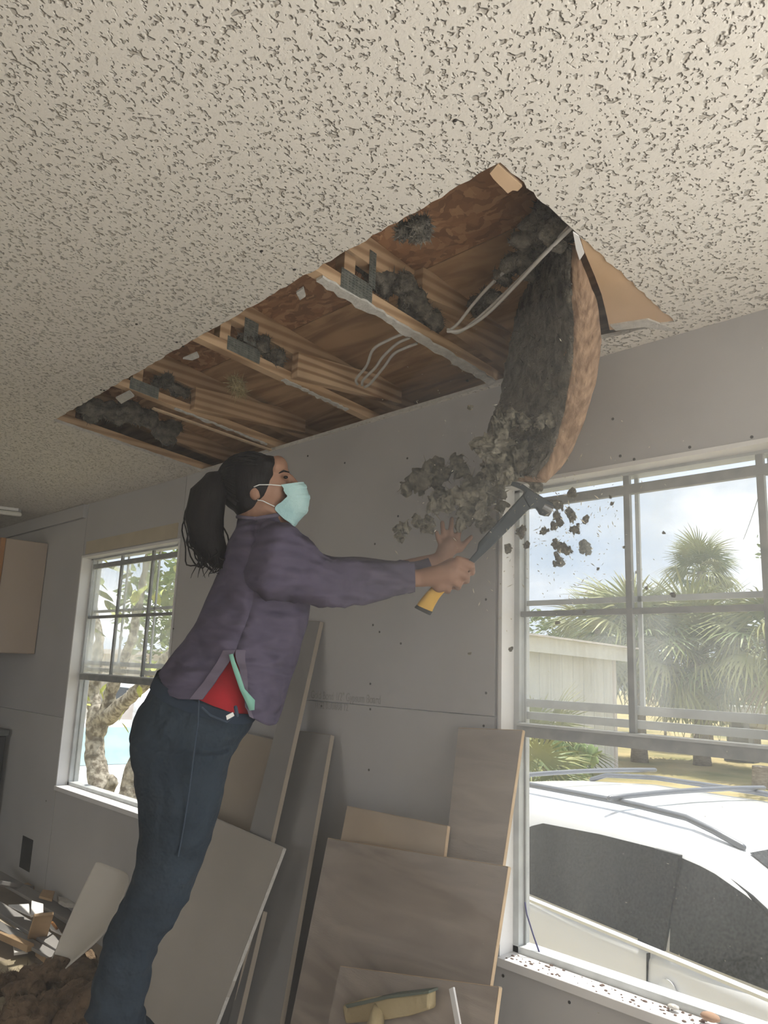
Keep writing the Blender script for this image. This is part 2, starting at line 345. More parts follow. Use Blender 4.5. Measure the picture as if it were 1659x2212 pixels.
cpoly('torn_board_paper', cpt((-0.8900,-0.8082,2.3793), (-0.8610,-0.8198,2.3804), (-0.8611,-0.7365,2.3723), (-0.8771,-0.7307,2.3717), (-0.8830,-0.7389,2.3725), (-0.8975,-0.7372,2.3723), (-0.8965,-0.7529,2.3739), (-0.8953,-0.7736,2.3759), (-0.8942,-0.7905,2.3776)), .001, .008, M_paper, 'scrap of tan board paper at the corner of the opening')
cpoly('torn_board_paper', cpt((-0.8382,-0.5947,2.3584), (-0.8574,-0.5231,2.3513), (-0.8797,-0.4676,2.3459), (-0.9141,-0.3633,2.3356), (-0.9432,-0.2815,2.3276), (-0.9894,-0.1744,2.3171), (-1.0167,-0.1149,2.3113), (-0.9835,-0.1046,2.3103), (-0.9149,-0.0938,2.3092), (-0.8600,-0.0206,2.3020), (-0.8459,-0.0899,2.3088), (-0.8477,-0.4441,2.3436)), .004, .008, M_paper, 'tan triangle of bare board paper beside the opening')
# loose flap where the paint layer has split along the wall, and torn scraps on the edge
cpoly('paint_flap', cpt((-0.8581,-0.5487,2.3538), (-0.8555,-0.5300,2.3520), (-0.8797,-0.4676,2.3459), (-0.9027,-0.4503,2.3442), (-0.8853,-0.4940,2.3485)), -.003, .004, M_white)
for pts in (cpt((-1.5932,-0.7598,2.3746), (-1.5566,-0.7647,2.3750), (-1.5849,-0.7340,2.3720), (-1.6133,-0.7310,2.3717)), cpt((-2.2480,-0.7292,2.3716), (-2.1654,-0.7257,2.3712), (-2.1892,-0.7025,2.3689), (-2.2292,-0.7050,2.3692)), cpt((-2.8028,-0.7014,2.3688), (-2.6851,-0.7023,2.3689), (-2.7159,-0.6677,2.3655), (-2.8375,-0.6613,2.3649)), cpt((-0.9994,-0.1427,2.3140), (-0.9037,-0.1154,2.3113), (-0.8662,-0.0128,2.3013), (-0.8915,-0.0360,2.3035), (-0.9316,-0.0874,2.3086), (-1.0010,-0.1104,2.3108))):
    cpoly('paint_flap', pts, -.001, .006, M_core)
# brown flecks on the ceiling
sp = MB()
for p in ((-0.8514,-0.9627,2.3945), (-1.5090,-0.9365,2.3919), (-1.5056,-0.8347,2.3819), (-2.1569,-0.9442,2.3926), (-2.1629,-0.7771,2.3762), (-2.1551,-0.8052,2.3790), (-2.7691,-0.7644,2.3750), (-2.7765,-0.7739,2.3759)):
    p = V(p); sp.ball(p, .006, .004, .003, n=8, m=5)
o = sp.build('flecks', M_screw, ceil); o['kind'] = 'stuff'
t = MB().box((XW, -.022, 2.215), (-4.640, 0, 2.298)).build('trim_1', M_dry, org=(XW, 0, 2.2)); tag(t, kind='structure', label='short cove trim over the kitchen side')

# ------------------------------------------------------------------ roof space above the opening
def dz(y): return cz(y, .178 - .055 * y)          # underside of the roof deck
deck = empty('roof_deck', (0, 0, 2.4)); tag(deck, kind='structure', label='underside of the wooden roof deck above the opening')
def sheet(name, x0, x1, y0, y1, m, th=.012):
    P = [V((x0, y0, dz(y0))), V((x1, y0, dz(y0))), V((x1, y1, dz(y1))), V((x0, y1, dz(y1)))]
    return MB().prism(P, (0, 0, th)).build(name, m, deck)
sheet('osb_sheet', -2.098, .5, -1.62, -.404, M_osb); sheet('osb_sheet', -4.6, -2.102, -1.62, -.404, M_osb)
sheet('plywood_sheet', -2.098, .5, -.400, .30, M_ply); sheet('plywood_sheet', -4.6, -2.102, -.400, .30, M_ply)
MB().box((-4.6, .28, 2.2), (.5, .30, 2.47)).build('fascia_board', M_pine, deck)
MB().box((-4.6, .12, 2.2), (.5, .28, 2.21)).build('soffit_board', M_pine, deck)
for gx in (-4.62, .5): MB().prism([V((gx, -1.62, cz(-1.62, .014))), V((gx, .1, cz(.1, .03))), V((gx, .28, 2.22)), V((gx, .28, dz(.28))), V((gx, -1.62, dz(-1.62)))], (.02, 0, 0)).build('gable_board', M_pine, deck)
MB().box((-4.6, -1.64, 2.478), (.5, -1.62, 2.80)).build('gable_board', M_pine, deck)
MB().box((-4.6, .02, 2.30), (.5, .105, 2.318)).build('wall_plate', M_pine, deck)
MB().prism([V((-4.6, -.404, dz(-.404) + .013)), V((.5, -.404, dz(-.404) + .013)), V((.5, .32, dz(.32) + .013)), V((-4.6, .32, dz(.32) + .013))], (0, 0, .05)).build('roofing', M_dark, deck)
MB().prism([V((-4.6, -1.62, dz(-1.62) + .013)), V((.5, -1.62, dz(-1.62) + .013)), V((.5, -.404, dz(-.404) + .013)), V((-4.6, -.404, dz(-.404) + .013))], (0, 0, .05)).build('roofing', M_dark, deck)

def crust(pts, th, seed):
    """ragged crust of old plaster stuck to the underside of a chord"""
    return None
def truss(x, label, block, plates, remnant, bx=0.0, bo=(.02, .112)):
    r = empty('roof_truss', (x, -.4, cz(-.4))); tag(r, label, 'truss', 'roof trusses in the ceiling opening')
    def mem(name, y0, y1, o0, o1, h0, h1, m, xa=-.019, xb=.019):
        """timber between y0 and y1: underside offsets o0,o1 above the ceiling, depths h0,h1"""
        P = [V((x + xa, y0, cz(y0, o0))), V((x + xa, y1, cz(y1, o1))), V((x + xa, y1, cz(y1, o1 + h1))), V((x + xa, y0, cz(y0, o0 + h0)))]
        return MB().prism(P, (xb - xa, 0, 0)).build(name, m, r, bevel=.0015)
    mem('bottom_chord', -1.5, .10, .0135, .0135, .034, .034, M_pine)
    mem('top_chord', -1.5, .27, .178 + .055 * 1.5 - .089, .178 - .055 * .27 - .080, .088, .079, M_pine)
    mem('web', -.690, -.650, .048, .048, .07, .07, M_pine)
    if block: mem('heel_block', block[0], .12, *bo, bo[1] - bo[0], bo[1] - bo[0], M_pine2 if block[1] else M_pine, .020 + bx, .056 + bx)
    for (y0, y1, a0, a1) in plates:
        P = [V((x + .0195, y0, cz(y0, a0))), V((x + .0195, y1, cz(y1, a0))), V((x + .0195, y1, cz(y1, a1))), V((x + .0195, y0, cz(y0, a1)))]
        pl = MB().prism(P, (.0015, 0, 0)).build('nail_plate', M_plate, r)
        tb = MB()
        ny, na = max(2, int((y1 - y0) / .012)), max(2, int((a1 - a0) / .008))
        for i in range(ny):
            for j in range(na):
                yy = lerp(y0, y1, (i + .5) / ny); aa = lerp(a0, a1, (j + .5) / na)
                tb.box((x + .021, yy - .0035, cz(yy, aa) - .0012), (x + .0235, yy + .0035, cz(yy, aa) + .0012))
        tb.build('plate_teeth', M_plate, pl)['kind'] = 'stuff'
    if remnant:
        y0, y1, wl, wr, th = remnant; n = 34; rr = random.Random(int(-x * 100)); L_, R_ = [], []
        for i in range(n + 1):
            y = lerp(y0, y1, i / n); k = .75 + .5 * noise.noise(V((x * 9, y * 14, 0)))
            L_.append(V((x + .019 - (wl * k + rr.uniform(0, .010)), y, cz(y, .0130)))); R_.append(V((x + .015 + wr * k + rr.uniform(-.004, .006), y, cz(y, .0130))))
        b = MB(); b.loft([[l, q, q - V((0, 0, th)), l - V((0, 0, th * rr.uniform(.6, 1.6)))] for l, q in zip(L_, R_)])
        b.build('plaster_remnant', M_core, r)['label'] = 'crust of old white plaster under the chord'
    return r
truss(-3.335, 'roof truss at the far kitchen end of the opening', None, [], None)
truss(-2.715, 'roof truss with a white splinter, second from the kitchen end', (-.44, 0), [(-.70, -.58, .015, .06)], (-.50, -.05, .012, .002, .005))
truss(-2.110, 'middle roof truss with a bright new scab block', (-.395, 1), [(-.66, -.53, .02, .068), (-.60, -.545, .075, .16)], (-.42, -.12, .02, .002, .004))
truss(-1.498, 'roof truss crusted with white plaster, near the hanging batt', (-.42, 0), [(-.70, -.585, .01, .066), (-.60, -.575, .06, .17)], (-.76, -.02, .036, .004, .007), bo=(.105, .195))
truss(-.832, 'roof truss at the corner of the opening behind the window side', None, [], None)

# ------------------------------------------------------------------ windows
def window(n, W, label, right_stile=True):
    x0, x1, z0, z1, zm, zr_ = W
    r = empty('window_%d' % n, ((x0 + x1) / 2, .05, z0)); tag(r, label, kind='structure')
    P = lambda name, lo, hi, m=M_white, par=r, bv=0.0: MB().box(lo, hi).build(name, m, par, bevel=bv)
    d = .058
    Q = lambda name, x_0, x_1, y_, z_0, z_1, m: MB().add([(x_0, y_, z_0), (x_1, y_, z_0), (x_1, y_, z_1), (x_0, y_, z_1)], [(0, 1, 2, 3)]).build(name, m, r)
    # painted reveal boards and sill
    P('jamb', (x0 - .010, -.004, z0), (x0 + .002, d, z1)); P('jamb', (x1 - .002, -.004, z0), (x1 + .010, d, z1)); P('head_board', (x0 - .010, -.004, z1 - .002), (x1 + .010, d, z1 + .010))
    P('sill', (x0 + .0005, -.016, z0 - .020), (x1 - .0005, d + .02, z0 + .004), bv=.002)
    # aluminium frame
    fa, fb = d, .112
    for a, b_ in ((x0, x0 + .022), (x1 - .022, x1)):
        P('frame_side', (a, fa, z0), (b_, fb, z1), M_alu, bv=.0015)
        P('frame_track', (a + (.022 if a == x0 else -.006), .083, z0), (b_ + (.006 if a == x0 else -.022), .088, z1), M_alu_dark)
    P('frame_head', (x0, fa, z1 - .010), (x1, fb, z1), M_alu); P('frame_foot', (x0, fa, z0), (x1, fb, z0 + .022), M_alu, bv=.0015)
    gx0, gx1 = x0 + .022, x1 - .022
    ys = .070
    zt = z1 - .036                                   # top of the upper sash: a slit of sky stays above it
    P('sash_rail', (gx0, ys - .008, zt - .028), (gx1, ys + .010, zt), M_alu_dark, bv=.001)
    P('meeting_rail', (gx0 - .006, ys - .018, zr_ - .020), (gx1 + .006, ys + .012, zr_ + .020), M_alu_dark, bv=.002)
    P('meeting_rail', (gx0 - .004, ys - .024, zr_ + .012), (gx1 + .004, ys - .016, zr_ + .019), M_alu)
    xa = [lerp(gx0, gx1, k / 3) for k in range(4)]
    for k in (1, 2): P('upright_bar', (xa[k] - .0095, ys - .007, zr_ + .02), (xa[k] + .0095, ys + .007, zt + (.03 if n == 2 else .03)), M_alu_dark, bv=.001)
    for k in range(3): P('cross_bar', (xa[k] + (.0095 if k else 0), ys - .006, zm - .0085), (xa[k + 1] - (.0095 if k < 2 else 0), ys + .006, zm + .0085), M_alu_dark, bv=.001)
    for k in range(3):
        for za, zb in ((zr_ + .02, zm - .0085), (zm + .0085, zt - .028)):
            Q('pane', xa[k], xa[k + 1], ys, za, zb, M_glass_veil if n == 1 and k < 2 else M_glass_up)
    # lower light: one clear pane, the insect screen outside it
    Q('lower_pane', gx0, gx1, .081, z0 + .022, zr_ - .02, M_glass_low)
    # storm sash outside with its own bars
    yo = .100
    P('storm_rail', (gx0, yo - .006, zr_ + .030), (gx1, yo + .008, zr_ + .052), M_alu); P('storm_rail', (gx0, yo - .004, zr_ + .066), (gx1, yo + .006, zr_ + .090), M_alu)
    P('storm_bar', (gx0, yo - .004, zm + .028), (gx1, yo + .004, zm + .044), M_alu)
    for k in (1, 2): P('storm_upright', (xa[k] + .008, yo - .004, zr_ + .09), (xa[k] + .020, yo + .004, z1 - .012), M_alu)
    Q('storm_pane', gx0, gx1, yo + .006, zr_ + .09, z1 - .045, M_glass_storm)
    return r
w1 = window(1, WIN[0], 'small dusty sash window behind the woman with a tree outside')
w2 = window(2, WIN[1], 'dusty sash window at the right with a white car outside')
w3 = window(3, WIN[2], 'added sash window further along the wall, unseen, for fill light')  # unseen window added to hold the ceiling fill lamp

r4 = empty('window_4', (-3.7, YS, .9)); tag(r4, 'added window for fill light in the wall behind the photographer', kind='structure')  # opening invented to house the left wall fill lamp
for lo, hi in (((-4.3, YS - .06, .9), (-4.26, YS + .01, 2.0)), ((-3.14, YS - .06, .9), (-3.1, YS + .01, 2.0)), ((-4.26, YS - .06, 1.96), (-3.14, YS + .01, 2.0)), ((-4.26, YS - .06, .9), (-3.14, YS + .01, .94))): MB().box(lo, hi).build('frame', M_white, r4)

# ------------------------------------------------------------------ outside
GZ = -.88
M_grass = mat('dry_lawn', (.20, .20, .075), .95, (.50, .40, .20), .55, bump=.8, bscale=60, detail=9, ramp=(.3, .62))
g = MB().box((-90, .6, GZ - .1), (60, 120, GZ)).build('ground', M_grass, org=(0, 0, GZ)); tag(g, kind='structure', label='dry lawn outside the windows')
g = MB().box((-90, -60, GZ - .1), (60, .6, GZ - .005)).build('ground', M_grass, org=(0, 0, GZ)); tag(g, kind='structure', label='yard under and behind the house')
M_conc = mat('concrete', (.55, .53, .50), .9, (.66, .64, .60), 3)
g = MB().box((-5.9, 13.2, GZ), (-1, 14.0, GZ + .012)).build('garden_path', M_conc); tag(g, kind='structure', label='pale concrete path across the lawn')
g = MB().box((-40, 1.6, GZ), (-9, 9.5, GZ + .010)).build('driveway', mat('pale_gravel', (.60, .55, .48), .95, (.72, .67, .60), 5)); tag(g, kind='structure', label='pale gravel driveway outside the small window')
M_side = mat('house_siding', (.62, .60, .56), .7)
sd = MB()
for a, b_ in ((XW - .1, WIN[0][0] - .01), (WIN[0][1] + .01, WIN[1][0] - .01), (WIN[1][1] + .01, WIN[2][0] - .01), (WIN[2][1] + .01, XE + .1)): sd.box((a, .116, GZ), (b_, .128, 2.3))
for x0, x1, z0, z1, _, _ in WIN: sd.box((x0 - .01, .116, GZ), (x1 + .01, .128, z0 - .005)); sd.box((x0 - .01, .116, z1 + .005), (x1 + .01, .128, 2.3))
sd = sd.build('outer_siding', M_side); tag(sd, kind='structure', label='outer skin of the house wall')

# ---- cars
M_carw = mat('white_car_paint', (.80, .81, .82), .18, spec=.6); M_sil = mat('silver_car_paint', (.74, .76, .78), .22, (.70, .72, .74), 2, spec=.6)
M_tint = mat('tinted_car_glass', (.012, .013, .014), .08, (.05, .052, .05), 90, spec=.22); M_blk = mat('black_plastic', (.03, .03, .032), .45); M_rub = mat('tyre_rubber', (.02, .02, .02), .8)
M_wind = mat('green_tinted_glass', (.30, .52, .56), .06, (.40, .62, .64), 3, spec=.7); M_rail = mat('roof_rail_grey', (.20, .21, .23), .35, metal=.4); M_chr = mat('bright_metal', (.75, .75, .75), .15, metal=1.0)
def car(name, label, O, d, wid, lower, green, wins, shield, rear, paint, glassm, side_glass, extras=True):
    O = V(O); d = V(d).normalized(); n = V((-d.y, d.x, 0))
    if n.dot(V((0, 1, 0))) < 0 and extras: n = -n
    r = empty(name, O); tag(r, label, 'car'); h = wid / 2
    P = lambda s, nn, z: O + d * s + n * (nn + h) + V((0, 0, z))
    rings = []
    for s, k, zl, zb, zc in lower:
        a = h * k
        rings.append([P(s, x, z) for x, z in ((-a * .88, zl), (-a * .99, zl + .16), (-a * 1.02, lerp(zl, zb, .6)), (-a * 1.0, zb - .05), (-a * .965, zb), (-a * .6, zc), (0, zc + .015), (a * .6, zc), (a * .965, zb), (a * 1.0, zb - .05), (a * 1.02, lerp(zl, zb, .6)), (a * .99, zl + .16), (a * .88, zl))])
    MB().loft(rings).build('body', paint, r, smooth=True)
    def G(s):
        for A, B in zip(green, green[1:]):
            if A[0] <= s <= B[0]:
                t = (s - A[0]) / (B[0] - A[0]); return [lerp(u, v_, t) for u, v_ in zip(A, B)]
        return green[0] if s < green[0][0] else green[-1]
    def gring(s, up=0.0, shrink=1.0):
        _, nb, ntp, zb, zt = G(s); nb *= h; ntp *= h
        zw = lerp(zb, zt, .82); nw = lerp(nb, ntp, .62)
        return [(-nb, zb), (-nw, zw), (-ntp, lerp(zb, zt, .93)), (-ntp * .86, zt - (zt - zb) * .03), (-ntp * .45, zt - .004), (0, zt), (ntp * .45, zt - .004), (ntp * .86, zt - (zt - zb) * .03), (ntp, lerp(zb, zt, .93)), (nw, zw), (nb, zb)]
    st = []
    for A, B in zip(green, green[1:]): st += [lerp(A[0], B[0], k / 4) for k in range(4)]
    st.append(green[-1][0])
    MB().loft([[P(s, x, z) for x, z in gring(s)] for s in st]).build('roof', paint, r, smooth=True)
    def nz_(s, z):
        ra = gring(s)
        for (x0, z0), (x1, z1) in zip(ra, ra[1:5]):
            if z0 <= z <= z1 and z1 > z0: return lerp(x0, x1, (z - z0) / (z1 - z0))
        return ra[0][0] if z < ra[0][1] else ra[2][0]
    for sgn in (1, -1):
        for poly in wins:
            lo = [(s, zz) for s, zz in poly]
            # strips along s so that the pane follows the curved side
            ss = sorted({s for s, _ in lo}); s0, s1 = ss[0], ss[-1]; A, B = [], []
            def span(s):
                zs = []
                for (a, za), (b_, zb_) in zip(lo, lo[1:] + lo[:1]):
                    if min(a, b_) - 1e-6 <= s <= max(a, b_) + 1e-6:
                        if abs(a - b_) < 1e-6: zs += [za, zb_]
                        else: zs.append(lerp(za, zb_, (s - a) / (b_ - a)))
                return min(zs), max(zs)
            mb = MB(); rr = []
            for k in range(13):
                s = lerp(s0, s1, k / 12); z0, z1 = span(s)
                rr.append([P(s, sgn * (nz_(s, lerp(z0, z1, q / 5)) - .006), lerp(z0, z1, q / 5)) for q in range(6)])
            mb.loft(rr, closed=False).build('side_window', side_glass, r, smooth=True)
    def patch(nm, sa, sb, m, w_=.84):
        rr = []
        for k in range(7):
            s = lerp(sa, sb, k / 6); ra = gring(s); c = ra[5]; rr.append([P(s + .004 * (1 if sb > 0 else -1), x * (.97 if abs(x) > 0 else 1), z + .006) for x, z in ra[3:8]])
        MB().loft(rr, closed=False).build(nm, m, r, smooth=True)
    patch('windscreen', *shield, glassm); patch('rear_window', *rear, glassm)
    zl = lower[len(lower) // 2][2]
    for s in (lower[0][0] + .85, lower[-1][0] - .85):
        for sg in (-1, 1):
            c = P(s, sg * (h - .09), .33); wl = MB().tube([c - n * .1, c + n * .1], .33, 22, False).build('wheel', M_rub, r); MB().tube([c - n * .104, c + n * .104], .2, 14, False).build('hub_cap', M_sil, wl)
    return r, P, G, gring
# white sport-utility car beside the right window
suv_low = [(-2.30, .80, .35, 1.05, 1.08), (-2.15, .93, .28, 1.10, 1.13), (-1.4, 1.0, .25, 1.125, 1.14), (-.5, 1.0, .25, 1.125, 1.13), (.5, 1.0, .25, 1.125, 1.13), (1.1, .99, .25, 1.12, 1.14), (1.6, .97, .25, 1.06, 1.10), (2.1, .90, .28, .98, 1.02), (2.32, .70, .36, .86, .88)]
suv_g = [(-2.20, .90, .74, 1.10, 1.16), (-1.85, .94, .72, 1.12, 1.52), (-1.2, .96, .74, 1.125, 1.585), (-.4, .97, .745, 1.13, 1.605), (.0, .97, .74, 1.13, 1.595), (.25, .97, .73, 1.13, 1.555), (1.15, .95, .82, 1.12, 1.15)]
suv, SP, SG, Sring = car('sport_utility_car', 'white sport-utility car with roof rails parked outside the right window', (-1.78, 1.44, GZ), (.968, -.25, 0), 1.76, suv_low, suv_g,
    [[(-.98, 1.14), (-.98, 1.40), (-.85, 1.475), (-.40, 1.50), (-.04, 1.505), (.02, 1.14)], [(.05, 1.14), (.03, 1.50), (.22, 1.475), (.42, 1.41), (.66, 1.30), (.86, 1.18), (.90, 1.14)], [(-1.75, 1.18), (-1.70, 1.40), (-1.15, 1.48), (-1.05, 1.40), (-1.05, 1.16)]],
    (.27, 1.10), (-1.9, -2.18), M_carw, M_tint, M_tint)
for sg, s1 in ((-1, .24), (1, .24)):
    pts = []
    for k in range(15):
        s = lerp(-1.75, s1, k / 14); rr = Sring(s); x, z = rr[3] if sg < 0 else rr[7]
        pts.append(SP(s, x * .97, z + (.045 if 0 < k < 13 else .012 if k in (0, 14) else .03)))
    rl = MB().tube(pts, .016, 8).build('roof_rail', M_rail, suv, smooth=True)
for s in (-1.25, -.45):
    pts = []
    for k in range(9):
        x = lerp(-.62, .62, k / 8); pts.append(SP(s, x, 1.655 + .012 * (1 - (x / .62) ** 2)))
    MB().tube(pts, [.014] * 9, 8).build('cross_bar', M_rail, suv, smooth=True)
MB().loft([[SP(s, nn - .010, z) for s in (-.06, .08)] + [SP(s, nn + .01, z) for s in (.08, -.06)] for z, nn in ((1.135, -.858), (1.25, -.818), (1.38, -.776), (1.505, -.738))]).build('door_pillar', M_tint, suv)
# belt mouldings, door gaps, handle, rain visors
def side(s, z, off): return SP(s, -.88 * 1.0 + off, z)
MB().loft([[side(s, 1.118, -.012), side(s, 1.140, .004), side(s, 1.132, -.016)] for s in [lerp(-1.7, .92, k / 12) for k in range(13)]]).build('belt_moulding', M_sil, suv)
for s0, s1 in ((-.012, .012), (-1.04, -1.0), (.98, 1.04)): MB().loft([[side(lerp(s0, s1, k / 6) - .002, z, -.0195 if z < .9 else -.012), side(lerp(s0, s1, k / 6) + .002, z, -.0195 if z < .9 else -.012), side(lerp(s0, s1, k / 6), z, .01)] for k, z in enumerate([.4, .55, .7, .82, .93, 1.03, 1.11])]).build('door_gap', M_blk, suv)
for s0 in (.06, -.96):
    hd = MB().loft([[side(s0 + ds, .985 + .018 * c_, -.042 + abs(e_) * .03 + .010 * s_) for c_, s_ in ((math.cos(a), math.sin(a)) for a in (k * math.pi / 4 for k in range(8)))] for ds, e_ in ((-.05, 1.2), (-.03, .3), (.05, 0), (.13, .3), (.16, 1.2))]).build('door_handle', M_carw, suv, smooth=True)
    MB().tube([side(s0 + .06, 1.0, -.012), side(s0 + .06, 1.0, -.0165)], .045, 18, False).build('handle_cup', M_sil, suv)
for poly in ([(-.96, 1.44), (-.84, 1.487), (-.4, 1.508), (-.05, 1.512)], [(.05, 1.505), (.22, 1.48), (.42, 1.415), (.68, 1.30)]):
    rr = []
    for s, z in poly: rr.append([SP(s, -.86 * .74 - (1.6 - z) * .42 - .018 - q * .004, z + .010 - q * .028) for q in range(2)])
    b = MB().loft(rr, closed=False); o = b.build('rain_visor', M_tint, suv, smooth=True); sm = o.modifiers.new('thickness', 'SOLIDIFY'); sm.thickness = .004

# pale saloon outside the small window
sed_low = [(-2.25, .78, .35, .85, .88), (-2.0, .93, .24, .90, .95), (-1.2, 1.0, .2, .92, .95), (.4, 1.0, .2, .90, .93), (.95, .99, .2, .88, .93), (1.6, .96, .22, .82, .88), (2.05, .88, .26, .74, .79), (2.25, .66, .34, .62, .64)]
sed_g = [(-1.75, .88, .78, .90, .95), (-1.1, .94, .70, .92, 1.36), (-.4, .95, .70, .92, 1.42), (.15, .95, .70, .92, 1.38), (1.0, .92, .82, .90, .94)]
car('saloon_car', 'white saloon car with a green-tinted windscreen outside the small window', (-10.55, 2.05, GZ), (.93, -.20, 0), 1.74, sed_low, sed_g,
    [[(-1.0, .97), (-.95, 1.22), (-.5, 1.30), (-.2, 1.30), (-.18, .97)], [(-.12, .97), (-.12, 1.29), (.2, 1.26), (.65, 1.05), (.75, .97)]], (.20, .94), (-1.15, -1.7), M_carw, M_wind, M_wind)
# white pickup further off
pk_low = [(-2.6, .9, .5, 1.05, .9), (-1.0, 1.0, .45, 1.08, .95), (-.9, 1.0, .45, 1.10, 1.12), (.9, 1.0, .45, 1.10, 1.14), (2.2, .97, .45, 1.05, 1.12), (2.5, .85, .5, .95, 1.0)]
pk_g = [(-1.0, .92, .80, 1.08, 1.12), (-.85, .94, .74, 1.1, 1.72), (.2, .95, .74, 1.1, 1.76), (.45, .95, .74, 1.1, 1.70), (1.05, .92, .84, 1.1, 1.14)]
pk = car('pickup_truck', 'white pickup truck behind the fence posts outside the small window', (-17.2, 6.4, GZ), (.92, -.10, 0), 1.95, pk_low, pk_g, [[(-.7, 1.2), (-.66, 1.6), (.3, 1.6), (.75, 1.2)]], (.5, 1.0), (-.9, -1.0), M_carw, M_wind, M_tint)[0]
b = MB()
po = V((-17.2, 6.4, GZ)); pd = V((.92, -.10, 0)).normalized(); pn = V((.10, .92, 0)).normalized()
b.obox(po + pd * 2.52 + pn * .97 + V((0, 0, .78)), pd * .04, pn * .62, V((0, 0, .13))); b.build('grille', M_blk, pk)

# ---- garden fence posts, wall and sheds
M_fen = mat('whitewashed_timber', (.70, .63, .60), .85, (.78, .72, .69), 6)
for i, (p, h_) in enumerate((((-11.738,3.756,0), 1.55), ((-12.615,4.323,0), 1.60), ((-13.706,4.970,0), 1.65))):
    p = V(p); o = MB().box((p.x - .05, p.y - .05, GZ), (p.x + .05, p.y + .05, GZ + h_)); o.box((p.x - .06, p.y - .06, GZ + h_), (p.x + .06, p.y + .06, GZ + h_ + .03)); o = o.build('fence_post', M_fen)
    tag(o, ['whitewashed fence post nearest the forked tree trunk', 'middle whitewashed fence post outside the small window', 'whitewashed fence post furthest from the forked trunk'][i], 'post', 'fence posts on the driveway')
M_bw = mat('beige_block_wall', (.58, .53, .47), .9, (.64, .59, .53), 4)
hb = empty('garden_building', (-26.5, 16.0, GZ)); tag(hb, 'low beige building beyond the driveway outside the small window', 'building')
MB().box((-38, 14, GZ), (-23, 19, 1.55)).build('walls', M_bw, hb); MB().box((-38.3, 13.6, 1.55), (-22.6, 19.3, 1.75)).build('flat_roof', M_fen, hb)
MB().box((-31, 13.97, -.2), (-29.6, 14.0, 1.1)).build('window', M_tint, hb)

# white shed
M_shed = mat('weathered_white_metal', (.60, .59, .56), .7, (.70, .69, .66), 2.5, stretch=(3, 3, .4))
sh = empty('garden_shed', (-12.2, 12.8, GZ)); tag(sh, 'weathered white metal shed with a sloping roof edge beyond the car', 'shed')
c0, c1 = V((-10.33, 16.3, 0)), V((-10.6, 10.2, 0))       # the side seen from the house
ax = (c0 - c1).normalized(); an = V((-ax.y, ax.x, 0))
if an.x > 0: an = -an
ln = (c0 - c1).length
b = MB().prism([c1 + V((0, 0, GZ)), c0 + V((0, 0, GZ)), c0 + V((0, 0, 1.80)), c1 + V((0, 0, 1.95))], an * 4.5); b.build('walls', M_shed, sh)
for k in range(15):
    q = lerp(c1, c0, k / 14); MB().bar(q - an * .006 + V((0, 0, GZ)), q - an * .006 + V((0, 0, lerp(1.95, 1.80, k / 14))), .035, .02, ax).build('wall_rib', M_shed, sh)
MB().prism([c1 - ax * .3 - an * .35 + V((0, 0, 1.92)), c0 + ax * .35 - an * .35 + V((0, 0, 1.76)), c0 + ax * .35 - an * .35 + V((0, 0, 2.08)), c1 - ax * .3 - an * .35 + V((0, 0, 2.27))], an * .05).build('fascia', M_shed, sh)
MB().prism([c1 - ax * .35 - an * .5 + V((0, 0, 2.27)), c0 + ax * .5 - an * .5 + V((0, 0, 2.08)), c0 + ax * .5 - an * .5 + V((0, 0, 2.12)), c1 - ax * .35 - an * .5 + V((0, 0, 2.31))], an * 5.2).build('roof', M_fen, sh)
MB().bar(c0 - an * .02 + V((0, 0, GZ)), c0 - an * .02 + V((0, 0, 1.9)), .10, .06, ax).build('corner_trim', M_fen, sh)

# ---- plants
M_palm = mat('palm_green', (.10, .15, .05), .5, (.26, .32, .12), .8, detail=3); M_palm2 = mat('palm_yellow_green', (.22, .25, .08), .5, (.42, .42, .18), .8, detail=3); M_palmd = mat('dead_frond', (.36, .28, .16), .8, (.48, .38, .24), 2)
M_trunk = mat('palm_trunk', (.22, .18, .14), .95, (.36, .31, .25), 9, stretch=(1, 1, 4), bump=.8, bscale=20); M_leaf = mat('shrub_green', (.10, .16, .045), .6, (.28, .34, .10), 1.4, detail=4); M_leafy = mat('yellow_green_leaf', (.36, .42, .08), .45, (.55, .58, .16), 2.5)
def frond_mesh(name, L_, R_, droop, nb, seed, m):
    rr = random.Random(seed); mb = MB(); pts = []
    for k in range(6):
        t = k / 5; pts.append(V((L_ * t, 0, -droop * .35 * L_ * t * t)))
    mb.tube(pts, [.022, .02, .018, .016, .014, .010], 4, False)
    hub = pts[-1]
    for i in range(nb):
        a = lerp(-2.1, 2.1, i / (nb - 1)) + rr.uniform(-.05, .05); ln_ = R_ * (1 - .18 * abs(a) / 2.1) * rr.uniform(.85, 1.1); wd = .030 * R_ / .9
        d = V((math.cos(a), math.sin(a), 0)); s = V((-d.y, d.x, 0)); q = []
        for k in range(5):
            t = k / 4; p = hub + d * ln_ * t * (1 - .15 * t * droop) + V((0, 0, -droop * ln_ * .9 * t ** 2.2 - .1 * abs(a) * ln_ * t * .3)); w_ = wd * (1 - t) ** .6 * (1 if k else .35) + .003
            q.append((p - s * w_, p + s * w_))
        o = len(mb.v); mb.v += [x for pr in q for x in pr]; mb.f += [(o + 2 * k, o + 2 * k + 1, o + 2 * k + 3, o + 2 * k + 2) for k in range(4)]
    me = bpy.data.meshes.new(name); me.from_pydata(mb.v, [], mb.f); me.materials.append(m); return me
FR = [frond_mesh('frond', .8, .85, .45, 22, 1, M_palm), frond_mesh('frond', .8, .9, .8, 22, 2, M_palm2), frond_mesh('frond', .7, .85, 1.1, 20, 3, M_palmd), frond_mesh('frond', .9, .95, .3, 24, 4, M_palm2)]
